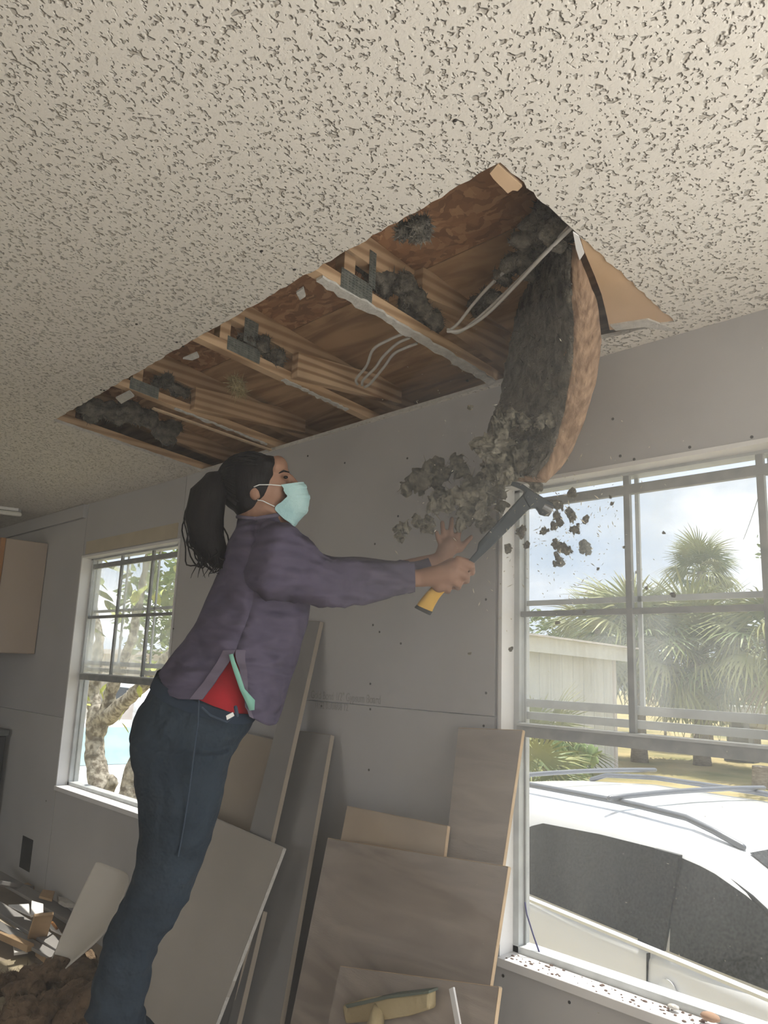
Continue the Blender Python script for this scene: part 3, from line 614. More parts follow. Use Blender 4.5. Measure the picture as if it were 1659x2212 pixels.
def palm(label, base, height, crown, nf, seed, lo=-.9, hi=1.35, tr=.16, yellow=.45, group=None):
    rr = random.Random(seed); base = V(base); r = empty('fan_palm', base); tag(r, label, 'palm tree', group)
    top = base + V((rr.uniform(-.1, .1), rr.uniform(-.1, .1), height)); pts = [lerp(base, top, k / 7) for k in range(8)]
    MB().tube(pts, [tr * 1.25, tr * 1.05, tr, tr, tr, tr, tr * 1.05, tr * 1.15], 12, False).build('trunk', M_trunk, r, smooth=True)
    for i in range(nf):
        el = lerp(lo, hi, (i + .5) / nf) + rr.uniform(-.12, .12); az = i * 2.399 + rr.uniform(-.2, .2)
        me = FR[2] if (el < -.75 and rr.random() < .5) else FR[1] if rr.random() < yellow else FR[3] if el > .9 else FR[0]
        o = bpy.data.objects.new('frond', me); COL.objects.link(o); o.parent = r
        o.location = top - base; o.rotation_euler = Matrix.Rotation(az, 3, 'Z').to_quaternion().to_matrix().to_euler()
        o.rotation_euler = (Matrix.Rotation(az, 3, 'Z') @ Matrix.Rotation(-el, 3, 'Y') @ Matrix.Rotation(rr.uniform(-.4, .4), 3, 'X')).to_euler(); s = crown * rr.uniform(.85, 1.12); o.scale = (s, s, s)
    return r
PG = 'fan palms behind the shed'
palm('tall fan palm standing alone against the clouds', (-11.75, 25, GZ), 6.0, .92, 60, 11, -1.1, 1.35, .13, .3, PG)
palm('broad fan palm drooping over the corner of the shed', (-10.9, 18.6, GZ), 3.3, 1.35, 58, 12, -.85, 1.35, .2, .55, PG)
palm('bushy low fan palm in the middle of the garden', (-9.6, 19.6, GZ), 2.9, 1.4, 62, 13, -.95, 1.3, .2, .5, PG)
palm('fan palm at the right edge of the window', (-7.3, 19.2, GZ), 3.4, 1.3, 52, 14, -.9, 1.2, .2, .5, PG)
palm('small fan palm rising behind the shed roof', (-12.9, 19.5, GZ), 3.5, .95, 34, 15, -.8, 1.3, .16, .6, PG)
palm('low palmetto growing against the shed wall', (-9.95, 12.7, GZ), .55, .95, 26, 16, -.1, 1.3, .12, .25, PG)
palm('low palmetto clump close beside the car', (-7.9, 9.2, GZ), .35, .80, 24, 17, -.2, 1.2, .1, .3, PG)

def leaf_cloud(mb, c, rad, n, size, rr, up=.3):
    for _ in range(n):
        while True:
            p = V((rr.uniform(-1, 1), rr.uniform(-1, 1), rr.uniform(-1, 1)))
            if p.length <= 1 and p.length > .45: break
        p = V((p.x * rad[0], p.y * rad[1], p.z * rad[2])) + V(c); a = V((rr.uniform(-1, 1), rr.uniform(-1, 1), rr.uniform(-.6, .6))).normalized(); b_ = a.orthogonal().normalized(); s = size * rr.uniform(.6, 1.3)
        b_ = (Matrix.Rotation(rr.uniform(0, 6.28), 3, a) @ b_)
        o = len(mb.v); mb.v += [p - a * s, p + b_ * s * .45, p + a * s, p - b_ * s * .45]; mb.f += [(o, o + 1, o + 2, o + 3)]
def shrub(name, label, cat, base, blobs, n, size, m, seed, group=None):
    rr = random.Random(seed); base = V(base); r = empty(name, base); tag(r, label, cat, group); mb = MB()
    for c, rad in blobs: leaf_cloud(mb, base + V(c), rad, n, size, rr)
    mb.build('foliage', m, r)['kind'] = 'stuff'
    hgt = max(c[2] for c, _ in blobs); st = MB()
    for k in range(4): st.tube([base, base + V((rr.uniform(-.2, .2), rr.uniform(-.2, .2), hgt * .5)), base + V((rr.uniform(-.6, .6) * blobs[0][1][0], rr.uniform(-.5, .5) * blobs[0][1][1], hgt))], [.05, .035, .015], 5, False)
    st.build('stem', M_trunk, r); return r
TG = 'trees at the back of the garden'
shrub('leafy_tree', 'green leafy tree filling the gap behind the tall palm', 'tree', (-10.5, 27, GZ), [((0, 0, 2.6), (2.2, 1.5, 1.5)), ((1.8, 0, 2.9), (1.6, 1.2, 1.3)), ((-1.8, .3, 2.0), (1.6, 1.2, 1.3))], 900, .13, M_leaf, 21, TG)
shrub('leafy_tree', 'dense hedge-like tree far beyond the shed roof', 'tree', (-24, 27, GZ), [((0, 0, 3.9), (2.6, 1.5, 1.4)), ((3.5, 0, 3.8), (2.4, 1.5, 1.3)), ((7, 0, 3.5), (2.2, 1.5, 1.2)), ((-3.6, 0, 3.8), (2.4, 1.4, 1.3))], 700, .16, M_leaf, 22, TG)
shrub('leafy_tree', 'leafy tree at the right edge above the moored boat', 'tree', (-7.9, 25, GZ), [((0, 0, 2.8), (1.7, 1.4, 1.6)), ((1.6, 0, 3.4), (1.5, 1.2, 1.5))], 900, .12, M_leaf, 23, TG)
shrub('leafy_tree', 'tall overhanging tree cut by the right edge of the photo', 'tree', (-6.0, 17, GZ), [((-.35, 0, 5.3), (.5, .8, .8)), ((.6, 0, 4.6), (.8, .8, .8))], 420, .08, M_leaf, 24, TG)
# prickly pear
M_cact = mat('cactus_green', (.16, .24, .08), .6, (.25, .33, .12), 6)
cp = empty('prickly_pear', (-8.75, 11.6, GZ)); tag(cp, 'prickly pear cactus with flat pads below the shed wall', 'cactus'); rr = random.Random(5)
def pad(c, d, s, depth):
    d = d.normalized(); x = d.cross(V((rr.uniform(-1, 1), rr.uniform(-1, 1), .2))).normalized(); y = d.cross(x)
    MB().ball(c + d * s, s * .72, s * .14, s, x, y, d, 10, 7).build('pad', M_cact, cp, smooth=True)
    if depth:
        for k in range(2): pad(c + d * s * 1.9 + x * rr.uniform(-.4, .4) * s, d + x * rr.uniform(-.9, .9) + y * rr.uniform(-.3, .3), s * .85, depth - 1)
for k in range(5): pad(V((-8.75 + rr.uniform(-.6, .6), 11.6 + rr.uniform(-.3, .3), GZ)), V((rr.uniform(-.4, .4), rr.uniform(-.3, .3), 1)), .17, 3)

# boat, block pile and back fence
M_boat = mat('white_boat_hull', (.70, .70, .67), .35); bo = empty('motor_boat', (-9.0, 24, GZ)); tag(bo, 'small white boat on blocks under the palms at the right', 'boat')
rr_ = []
for s, k, zk in ((-2.2, .75, .15), (-1.2, .95, .05), (0, 1, 0), (1.2, .8, .06), (1.9, .45, .2), (2.3, .04, .45)): rr_.append([V((-8.6 + s, 24, GZ + .75)) + V((0, y * k * .8, z + zk * (1 - z / .75))) for y, z in ((0, 0), (-.6, .12), (-.95, .45), (-1, .75), (-.85, .76), (-.7, .35), (.7, .35), (.85, .76), (1, .75), (.95, .45), (.6, .12))])
MB().loft(rr_).build('hull', M_boat, bo, smooth=False); MB().box((-10.2, 23.4, GZ), (-9.9, 24.6, GZ + .8)).build('trestle', M_trunk, bo); MB().box((-7.6, 23.4, GZ), (-7.3, 24.6, GZ + .8)).build('trestle', M_trunk, bo)
for k in range(5):
    z = GZ + .24 * k; s_ = .05 * (k % 2) + .10 * k
    o = MB().box((-9.75 - .1 + s_ * .5, 21.6, z), (-9.0 - s_ * .6, 22.0, z + .235)).build('concrete_block', mat('dark_block', (.16, .16, .16), .9, (.24, .24, .23), 5), bevel=.01)
    tag(o, ['bottom block', 'second block from the bottom', 'middle block', 'second block from the top', 'top block'][k] + ' of the dark stack beside the boat', 'block', 'stack of concrete blocks')
for i, x in enumerate((-12.4, -11.2, -10.0, -8.3, -7.0)):
    o = MB().tube([(x, 23.2, GZ), (x, 23.2, GZ + .95)], .045, 7, False).build('stake', M_trunk); tag(o, ['stake at the shed end of the far garden line', 'second stake of the far garden line from the shed', 'stake left of the concrete blocks', 'stake right of the concrete blocks', 'rightmost stake of the far garden line'][i], 'stake', 'stakes across the garden')
o = MB().tube([(-6.9, 16.5, GZ), (-6.9, 16.5, GZ + .45)], [.22, .19], 12, False).build('tree_stump', M_trunk); tag(o, 'grey tree stump on the dry lawn', 'stump')
# overhead wire
a, b_ = V((-8.4748,22.6471,8.0453)), V((-15.4833,38.7531,8.5776)); o = MB().tube([lerp(a, b_, k / 8) - V((0, 0, .12 * math.sin(math.pi * k / 8))) for k in range(9)], .014, 6, False).build('overhead_wire', M_blk)
tag(o, 'thin overhead wire slanting across the upper right sky', 'wire')

# forked tree right outside the small window
M_bark = mat('mottled_bark', (.16, .135, .10), .95, (.52, .48, .40), 22, bump=1.0, bscale=40, detail=8, ramp=(.4, .62))
tr = empty('forked_tree', (-6.15, 1.0, GZ)); tag(tr, 'forked tree with mottled bark close outside the small window', 'tree')
def limb(name, pts, rs, sub=7):
    P, R_ = [], []
    pts = [V(p) for p in pts]
    for i in range(len(pts) - 1):
        for k in range(sub):
            t = k / sub; P.append(lerp(pts[i], pts[i + 1], t)); R_.append(lerp(rs[i], rs[i + 1], t) * (1 + .10 * noise.noise(P[-1] * 9)))
    P.append(pts[-1]); R_.append(rs[-1]); b = MB().tube(P, R_, 14); c_ = b.v
    b.v = [p + V((noise.noise(p * 14), noise.noise(p * 14 + V((5, 0, 0))), 0)) * .018 for p in c_]
    return b.build(name, M_bark, tr, smooth=True)
limb('trunk', [(-6.10, .98, GZ), (-6.1151,1.0000,0.2924), (-6.3277,1.0000,0.5671), (-6.3730,1.0000,0.7448), (-6.3283,1.0000,0.9139)], [0.122, 0.096, 0.080, 0.074, 0.099])
limb('branch', [(-6.4006,1.0000,0.8533), (-6.5013,1.0000,1.0723), (-6.4782,1.0000,1.2640), (-6.4832,1.0000,1.5345), (-6.7617,1.0000,1.8998), (-6.8670,1.0000,2.4939)], [0.058, 0.054, 0.048, 0.038, 0.032, 0.019])
limb('branch', [(-6.2186,1.0000,0.9212), (-6.1622,1.0000,1.1072), (-6.0728,1.0000,1.2573), (-5.8929,1.0000,1.5343), (-5.8374,1.0000,1.8273), (-5.7178,1.0000,2.3801)], [0.064, 0.054, 0.051, 0.038, 0.032, 0.019])
limb('branch', [(-6.1564,1.0000,0.9073), (-5.8385,0.9500,1.0346), (-5.4357,0.9000,1.1909), (-5.0408,0.8500,1.3974), (-4.5708,0.8000,1.6753)], [0.070, 0.054, 0.045, 0.032, 0.019])
limb('burr', [(-5.9018,0.9300,0.3713), (-5.8349,0.9300,0.4538), (-5.8655,0.9300,0.4837)], [0.048, 0.042, 0.026], 3)
t2 = empty('leaning_stump', (-5.55, .95, GZ)); tag(t2, 'second leaning rough trunk next to the forked tree', 'tree trunk')
tr_keep = tr; tr = t2
limb('trunk', [(-5.60, .95, GZ), (-5.5259,0.9500,0.2658), (-5.5736,0.9500,0.4524), (-5.5724,0.9500,0.6160), (-5.5631,0.9500,0.7093)], [0.122, 0.096, 0.086, 0.051, 0.019])
tr = tr_keep
lm = MB(); o_ = [(0, 0, 0), (.25, .16, .03), (.55, .19, .05), (.85, .1, .02), (1, 0, -.03), (.85, -.1, .02), (.55, -.19, .05), (.25, -.16, .03), (.5, 0, -.02)]
lme = bpy.data.meshes.new('leaf'); lme.from_pydata(o_, [], [(0, 1, 8), (1, 2, 8), (2, 3, 8), (3, 4, 8), (4, 5, 8), (5, 6, 8), (6, 7, 8), (7, 0, 8)]); lme.materials.append(mat('magnolia_leaf', (.13, .17, .06), .4, (.26, .30, .11), 3))
lmy = lme.copy(); lmy.materials.clear(); lmy.materials.append(M_leafy)
rr = random.Random(8)
for i in range(80):
    if i < 12: p = V([(-6.1738,0.9000,1.1425), (-6.1519,0.9000,1.0891), (-6.3529,0.9200,1.0238), (-6.3435,0.9200,0.9874), (-5.6888,0.8800,0.9078), (-5.7400,0.8800,0.8973), (-5.3125,0.8000,1.1947), (-5.2448,0.8000,1.2039), (-5.1183,0.8000,1.2503), (-5.2355,0.8000,1.3273), (-5.1007,0.8000,1.3306), (-5.2946,0.8000,1.2768)][i])
    else: p = V((-5.5101,0.9000,1.9136)) + V((rr.gauss(0, .55), rr.gauss(0, .12), rr.gauss(.12, .30)))
    o = bpy.data.objects.new('leaf', lmy if i < 12 or rr.random() < .25 else lme); COL.objects.link(o); o.parent = tr; o.location = p - tr.location; s = rr.uniform(.13, .22) if i > 11 else .11; o.scale = (s, s, s); o.rotation_euler = (rr.uniform(-1, 1), rr.uniform(-1.2, 1.2), rr.uniform(0, 6.28))
shrub('garden_shrub', 'yellow-green shrub behind the saloon car', 'shrub', (-21.2, 10.6, GZ), [((0, 0, 1.9), (1.2, 1.2, .9)), ((-1.4, .2, 1.6), (1.2, 1, .9)), ((1.6, .8, 1.7), (1.1, 1, .8))], 500, .12, M_leafy, 25)
shrub('leafy_tree', 'grey-green tree rising over the beige building', 'tree', (-24.5, 12.6, GZ), [((0, 0, 4.6), (2.6, 2, 2.4)), ((-3, .6, 4.2), (2.4, 2, 2.2)), ((2.6, 1.2, 5.2), (2.0, 2, 2.4))], 800, .2, M_leaf, 26, TG)

# ------------------------------------------------------------------ the woman
M_skin = mat('skin', (.30, .165, .11), .55, (.36, .205, .14), 9, bump=.05, bscale=120)
M_shirt = mat('purple_jersey', (.082, .072, .112), .92, (.102, .088, .135), 10, bump=4.0, bscale=10, bdetail=1.2, stretch=(1, 1, 2.4))
M_denim = mat('dark_denim', (.013, .024, .038), .9, (.030, .046, .066), 6, bump=1.6, bscale=17, bdetail=3, ramp=(.3, .75))
M_denim2 = mat('denim_seam', (.045, .065, .095), .9); M_hair = mat('black_hair', (.006, .005, .006), .6, (.012, .010, .010), 40, stretch=(1, 1, .2), bump=.4, bscale=60, spec=.2)
M_mint = mat('mint_cotton', (.22, .46, .38), .9); M_red = mat('red_cotton', (.42, .02, .03), .9); M_maskb = mat('mask_blue', (.42, .66, .68), .85, (.52, .74, .75), 20, bump=.3, bscale=90); M_maskw = mat('mask_white', (.75, .76, .75), .85)
M_green = mat('green_band', (.02, .20, .11), .7); M_eye = mat('eye_dark', (.012, .009, .008), .15, spec=.6); M_shoe = mat('shoe_canvas', (.10, .10, .11), .8)
who = empty('person', (-1.80, -.95, .26)); tag(who, 'woman in purple shirt, jeans and face mask swinging a hammer at the ceiling debris', 'person')

def oval(Lp, Rp, half, n=20, p=2.3, cshift=0.0):
    """ring through two silhouette points; half = half thickness towards and away from the viewer's side"""
    Lp, Rp = V(Lp), V(Rp); c = (Lp + Rp) / 2; a = (Rp - Lp) / 2; w_ = a.cross(UP).normalized()
    w_ = AWAY - a.normalized() * AWAY.dot(a.normalized()); w_.normalize(); r = []
    for k in range(n):
        t = 2 * math.pi * k / n; ct, st = math.cos(t), math.sin(t)
        r.append(c + a * math.copysign(abs(ct) ** (2 / p), ct) + w_ * half * math.copysign(abs(st) ** (2 / p), st))
    return r
def resample(rings, sub=3):
    out = []
    for i in range(len(rings) - 1):
        p0, p1, p2, p3 = rings[max(i - 1, 0)], rings[i], rings[i + 1], rings[min(i + 2, len(rings) - 1)]
        for k in range(sub):
            t = k / sub
            out.append([.5 * ((2 * b) + (c - a) * t + (2 * a - 5 * b + 4 * c - d) * t * t + (3 * b - a - 3 * c + d) * t ** 3) for a, b, c, d in zip(p0, p1, p2, p3)])
    out.append(rings[-1]); return out
def wrinkle(rings, amp, sc, stretch=(1, 1, 1), seed=0.0):
    res = []
    for r in rings:
        c = sum(r, V((0, 0, 0))) / len(r); q = []
        for p in r:
            s = V((p.x * stretch[0], p.y * stretch[1], p.z * stretch[2])) * sc + V((seed, 0, 0)); q.append(p + (p - c).normalized() * amp * (noise.noise(s) + .9 * ((1 - abs(noise.noise(s * .8 + V((0, 3, 0))))) ** 4 - .35)))
        res.append(q)
    return res

# --- one continuous body: parts are fused by a voxel remesh
bd = MB()
K = .00136
def pt(b, pts, rs, n=12): b.tube([V(p) for p in pts], rs, n)
# head and neck
HC = V((-1.8630,-0.6575,1.8883))
bd.ball(HC, .088, .090, .074, RIGHT, UP, AWAY, 20, 14)
bd.ball((-1.8363,-0.6279,1.8817), .056, .086, .062, RIGHT, UP, AWAY, 18, 12)                       # face
bd.ball((-1.8145,-0.6240,1.9466), .030, .036, .058, RIGHT, UP, AWAY, 16, 10)                       # forehead
bd.ball((-1.7923,-0.6224,1.9294), .022, .011, .022, RIGHT, UP, AWAY, 10, 8); bd.ball((-1.8208,-0.6017,1.9381), .022, .011, .022, RIGHT, UP, AWAY, 10, 8)   # brow
bd.ball((-1.7897,-0.6328,1.8881), .024, .022, .020, RIGHT, UP, AWAY, 10, 8); bd.ball((-1.8456,-0.5924,1.9039), .024, .022, .020, RIGHT, UP, AWAY, 10, 8)   # cheeks
bd.tube([(-1.7929,-0.5942,1.9212), (-1.7828,-0.5761,1.8952), (-1.7774,-0.5652,1.8769)], [.010, .013, .017], 10)  # nose
bd.ball((-1.7942,-0.5739,1.8468), .020, .012, .028, RIGHT, UP, AWAY, 10, 8)                        # mouth
bd.tube([(-1.8231,-0.6643,1.8264), (-1.8065,-0.6187,1.8048), (-1.8107,-0.5785,1.8035), (-1.8547,-0.5838,1.8161), (-1.8965,-0.6134,1.8444)], [.026, .026, .028, .026, .026], 10)  # jaw
bd.tube([(-1.8676,-0.6635,1.8418), (-1.8461,-0.6666,1.7769), (-1.8245,-0.6821,1.7052)], [.052, .046, .05], 14)   # neck
for e0 in ((-1.8092,-0.7054,1.8553), (-1.9357,-0.6199,1.8885)):
    bd.ball(e0, .016, .026, .008, (RIGHT + UP * .25).normalized(), (UP - RIGHT * .25).normalized(), AWAY, 12, 8)
# trunk, limbs inside the clothes
bd.tube([(-1.8288,-0.6827,1.6922), (-1.8224,-0.6641,1.5493), (-1.8574,-0.6994,1.3937), (-1.9141,-0.7471,1.2534)], [.055, .07, .06, .07], 16)
bd.tube([(-1.7587,-0.7066,1.6705), (-1.6891,-0.7091,1.6498)], [.03, .03], 12); bd.tube([(-1.7707,-0.7065,1.6779), (-1.9079,-0.6201,1.6999)], [.035, .035], 12)
bd.tube([(-1.6850,-0.7120,1.6492), (-1.6226,-0.5590,1.5994), (-1.5787,-0.4177,1.6246), (-1.5383,-0.2988,1.6389)], [.032, .032, .028, .026], 12)
bd.tube([(-1.9320,-0.6042,1.7109), (-1.8328,-0.4115,1.6562), (-1.7038,-0.2398,1.6790), (-1.6142,-0.1214,1.7189)], [.035, .030, .026, .025], 12)
bd.tube([(-1.9017,-0.7751,1.2422), (-1.8955,-0.8070,1.1713), (-1.9342,-0.8529,0.7602), (-1.9769,-0.8826,0.5829), (-2.0, -.935, .33)], [.06, .055, .04, .04, .032], 12)
bd.tube([(-1.9379,-0.7531,1.2396), (-2.0152,-0.7362,1.1582), (-2.1042,-0.7484,0.7040), (-2.1606,-0.7759,0.4951), (-2.165, -.745, .33)], [.06, .055, .036, .034, .030], 12)
# right hand closed on the hammer grip: palm, four fingers and the thumb
bd.tube([(-1.5383,-0.2988,1.6389), (-1.5014,-0.2701,1.6466), (-1.4683,-0.2433,1.6529)], [.026, .031, .033], 12)
bd.tube([(-1.4976,-0.2536,1.6239), (-1.4565,-0.2311,1.6737)], [.026, .028], 12)
for kn, p1, p2, p3, r_ in ((((-1.4417,-0.2387,1.6920)), ((-1.4201,-0.2064,1.6782)), ((-1.4433,-0.1736,1.6645)), ((-1.4767,-0.1843,1.6681)), .0125),
                           (((-1.4474,-0.2456,1.6648)), ((-1.4313,-0.2149,1.6471)), ((-1.4562,-0.1827,1.6398)), ((-1.4932,-0.1936,1.6461)), .0130),
                           (((-1.4624,-0.2518,1.6423)), ((-1.4501,-0.2249,1.6244)), ((-1.4754,-0.1971,1.6203)), ((-1.5093,-0.2076,1.6264)), .0120),
                           (((-1.4842,-0.2606,1.6252)), ((-1.4762,-0.2390,1.6096)), ((-1.4976,-0.2164,1.6073)), ((-1.5264,-0.2249,1.6146)), .0105)):
    bd.tube([kn, p1, p2, p3], [r_ * 1.12, r_ * 1.05, r_ * .95, r_ * .8], 10)
bd.tube([(-1.5096,-0.2516,1.6653), (-1.4915,-0.2115,1.6934), (-1.4697,-0.1786,1.6986), (-1.4516,-0.1641,1.6936)], [.016, .0135, .012, .010], 10)
# left hand raised behind, fingers spread
bd.tube([(-1.6142,-0.1214,1.7189), (-1.6030,-0.1130,1.7455), (-1.5918,-0.1044,1.7664)], [.024, .030, .031], 12); bd.tube([(-1.6043,-0.1165,1.7629), (-1.5741,-0.0847,1.7616)], [.020, .020], 10)
for a, b_, c_, r_ in (((-1.6071,-0.1242,1.7591), (-1.6084,-0.1410,1.7819), (-1.6066,-0.1523,1.8022), .0088), ((-1.6009,-0.1163,1.7744), (-1.5993,-0.1302,1.8077), (-1.5927,-0.1429,1.8346), .0090), ((-1.5870,-0.1037,1.7808), (-1.5823,-0.1124,1.8175), (-1.5714,-0.1215,1.8475), .0092), ((-1.5741,-0.0897,1.7787), (-1.5647,-0.0927,1.8128), (-1.5515,-0.0978,1.8373), .0088), ((-1.5671,-0.0795,1.7588), (-1.5487,-0.0749,1.7784), (-1.5331,-0.0715,1.7922), .0095)):
    bd.tube([a, b_, c_], [r_ * 1.1, r_, r_ * .85], 8)
def fuse(mb, name, m, parent, voxel, smooth_it=6, fac=.5):
    o = mb.build(name + '_raw', None, parent)
    rm = o.modifiers.new('r', 'REMESH'); rm.mode = 'VOXEL'; rm.voxel_size = voxel; rm.use_smooth_shade = True
    if smooth_it:
        sm = o.modifiers.new('s', 'SMOOTH'); sm.factor = fac; sm.iterations = smooth_it
    dg = bpy.context.evaluated_depsgraph_get(); me = bpy.data.meshes.new_from_object(o.evaluated_get(dg)); me.name = name
    me.materials.clear(); me.materials.append(m); me.polygons.foreach_set('use_smooth', [True] * len(me.polygons))
    bpy.data.objects.remove(o); q = bpy.data.objects.new(name, me); COL.objects.link(q); q.parent = parent; return q
body = fuse(bd, 'body', M_skin, who, .0045, 5)
# eye, brow
for ey, b0, b1, b2 in (((-1.7669,-0.6283,1.9090), (-1.7795,-0.6447,1.9200), (-1.7684,-0.6352,1.9271), (-1.7618,-0.6217,1.9247)), ((-1.8364,-0.5772,1.9298), (-1.8495,-0.5942,1.9413), (-1.8380,-0.5844,1.9486), (-1.8247,-0.5751,1.9442))):
    MB().ball(ey, .007, .005, .008, RIGHT, UP, AWAY, 10, 8).build('eye', M_eye, body, smooth=True)
    MB().tube([b0, b1, b2], [.002, .003, .002], 6).build('eyebrow', M_hair, body, smooth=True)

# --- hair
hb_ = MB()
hb_.ball((-1.8772,-0.6745,1.8955), .096, .092, .088, RIGHT, UP, AWAY, 22, 14); hb_.ball((-1.8375,-0.6495,1.9520), .052, .030, .074, RIGHT, UP, AWAY, 18, 10); hb_.ball((-1.8839,-0.6651,1.8394), .050, .052, .082, RIGHT, UP, AWAY, 18, 10)
hb_.ball((-1.8085,-0.6758,1.9182), .030, .026, .030, RIGHT, UP, AWAY, 12, 8); hb_.ball((-1.8813,-0.6254,1.9399), .030, .026, .030, RIGHT, UP, AWAY, 12, 8)
hair = fuse(hb_, 'hair', M_hair, who, .006, 4)
hs_ = MB(); hr = random.Random(4); hc = V((-1.8772,-0.6745,1.8955))
for k in range(90):
    th_ = lerp(-2.5, 2.5, (k + .5) / 90) + hr.uniform(-.03, .03); ph = hr.uniform(0, 6)
    P = [hc + RIGHT * .099 * math.cos(s_) + (UP * .095 * math.cos(th_ * (1 - .25 * max(0, s_ - 1.6))) + AWAY * .091 * math.sin(th_ * (1 - .25 * max(0, s_ - 1.6)))) * math.sin(s_) + UP * .0016 * math.sin(6 * s_ + ph) for s_ in [lerp(1.05 if abs(th_) < 1.0 else 1.85 if abs(th_) < 2.2 else 1.5, 2.75, q / 9) for q in range(10)]]
    hs_.tube(P, .0017, 4, False)
hs_.build('combed_strands', M_hair, hair)['kind'] = 'stuff'
pony = MB().tube([(-1.9043,-0.7223,1.9125), (-1.9176,-0.7592,1.8905), (-1.9156,-0.7866,1.8398), (-1.9030,-0.7989,1.7756), (-1.8878,-0.7950,1.7151), (-1.8595,-0.7815,1.6688), (-1.8399,-0.7676,1.6406)], [.022, .040, .052, .054, .048, .034, .012], 18)
hr = random.Random(4)
pony.v = [p + V((noise.noise(p * 30), noise.noise(p * 30 + V((9, 0, 0))), 0)) * .010 for p in pony.v]
po = pony.build('ponytail', M_hair, hair, smooth=True)
st = MB()
for k in range(46):
    a = hr.uniform(0, 6.28); q = V((math.cos(a), math.sin(a), 0)) * hr.uniform(.3, 1.0)
    P = [V((-1.9057,-0.7369,1.9070)), V((-1.9173,-0.7799,1.8617)) + RIGHT * q.x * .045 + AWAY * q.y * .04, V((-1.9057,-0.8017,1.7755)) + RIGHT * q.x * .052 + AWAY * q.y * .05, V((-1.8922,-0.7976,1.7085)) + RIGHT * (q.x * .058 + hr.uniform(-.01, .006)) + AWAY * q.y * .05, V((-1.8638,-0.7842,1.6623)) + RIGHT * (q.x * .055 + hr.uniform(-.02, .01)) + AWAY * q.y * .04 + UP * hr.uniform(-.03, .02), V((-1.8479,-0.7737,1.6327)) + RIGHT * (q.x * .05 + hr.uniform(-.05, .02)) + AWAY * q.y * .03 + UP * hr.uniform(-.03, .05)]
    P = [p[0] for p in resample([[x] for x in P], 4)]
    P = [p + RIGHT * .006 * math.sin(i * .9 + k) for i, p in enumerate(P)]
    st.tube(P, [.0022] * (len(P) - 3) + [.0016, .001, .0006], 4, False)
o = st.build('loose_strands', M_hair, hair); o['kind'] = 'stuff'
MB().tube([V((-1.9049,-0.7348,1.9129)) + (UP * math.cos(a) + (AWAY * .95 + RIGHT * .3) * math.sin(a)) * .024 for a in (k * math.pi / 8 for k in range(17))], .010, 8, False).build('hair_band', M_green, hair, smooth=True)
MB().tube([(-1.9027,-0.7585,1.9161), (-1.8926,-0.7532,1.9239), (-1.8848,-0.7486,1.9208), (-1.8851,-0.7499,1.9040)], [.006, .010, .010, .006], 8).build('band_knot', M_green, hair, smooth=True)

# --- face mask with folded pleats
mrows = [((-1.7676,-0.6425,1.8844), (-1.7673,-0.5633,1.9066), (-1.8598,-0.5754,1.9107)), ((-1.7652,-0.6367,1.8729), (-1.7641,-0.5562,1.8935), (-1.8574,-0.5693,1.8986)), ((-1.7628,-0.6312,1.8626), (-1.7619,-0.5501,1.8804), (-1.8548,-0.5635,1.8878)), ((-1.7614,-0.6264,1.8511), (-1.7612,-0.5440,1.8618), (-1.8533,-0.5585,1.8757)), ((-1.7734,-0.6342,1.8349), (-1.7647,-0.5414,1.8404), (-1.8660,-0.5667,1.8587)), ((-1.7890,-0.6461,1.8199), (-1.7729,-0.5437,1.8188), (-1.8824,-0.5792,1.8429)), ((-1.7788,-0.6289,1.7972), (-1.7866,-0.5523,1.7995), (-1.8717,-0.5611,1.8189)), ((-1.7614,-0.6039,1.7735), (-1.8021,-0.5628,1.7801), (-1.8533,-0.5347,1.7941))]
mk = []
for i, (a, c_, b_) in enumerate(mrows):
    a, b_, c_ = V(a), V(b_), V(c_); r = []
    for k in range(17):
        t = -1 + k / 8; u = abs(t); base = c_ if u < 1e-6 else lerp(c_, a if t < 0 else b_, u ** 1.9); side_ = (a - c_) if t < 0 else (b_ - c_)
        p = lerp(c_, a if t < 0 else b_, u); dep = side_ - RIGHT * side_.dot(RIGHT) - UP * side_.dot(UP)
        p = c_ + (side_ - dep) * u ** 2.0 + dep * math.sin(u * math.pi / 2)
        r.append(p)
    mk.append(r)
mk = resample(mk, 3)
mk = [[p + RIGHT * (.0028 if i % 6 in (2, 3) else 0) for p in r] for i, r in enumerate(mk)]
mb = MB().loft(mk, closed=False); mask = mb.build('face_mask', M_maskb, who, smooth=False); sm = mask.modifiers.new('thickness', 'SOLIDIFY'); sm.thickness = .002
MB().loft([[p + RIGHT * .0012 for p in r] for r in mk[:4]], closed=False).build('mask_top_edge', M_maskw, mask)
MB().loft([[p + RIGHT * .0012 - UP * .001 for p in r] for r in mk[-5:-1]], closed=False).build('mask_bottom_edge', M_maskw, mask)
for tt, sg in ((2.222, 1), (2.338, -1)):
    for P in (([(-1.7647,-0.6444,1.8809), (-1.7751,-0.6725,1.8797), (-1.7915,-0.7005,1.8766), (-1.8017,-0.7118,1.8692)]), ([(-1.7846,-0.6479,1.8218), (-1.7892,-0.6661,1.8273), (-1.7928,-0.6832,1.8328), (-1.8002,-0.6972,1.8340)])):
        if sg < 0: P = [V(p) + AWAY * 2 * (2.28 - (V(p) - CAM).dot(AWAY)) for p in P]
        MB().tube(P, .0016, 6, False).build('ear_loop', M_maskw, mask, smooth=True)

# --- shirt: body with a side slit, two sleeves
def half(pts, half_d, sgn, n=12):
    return pts
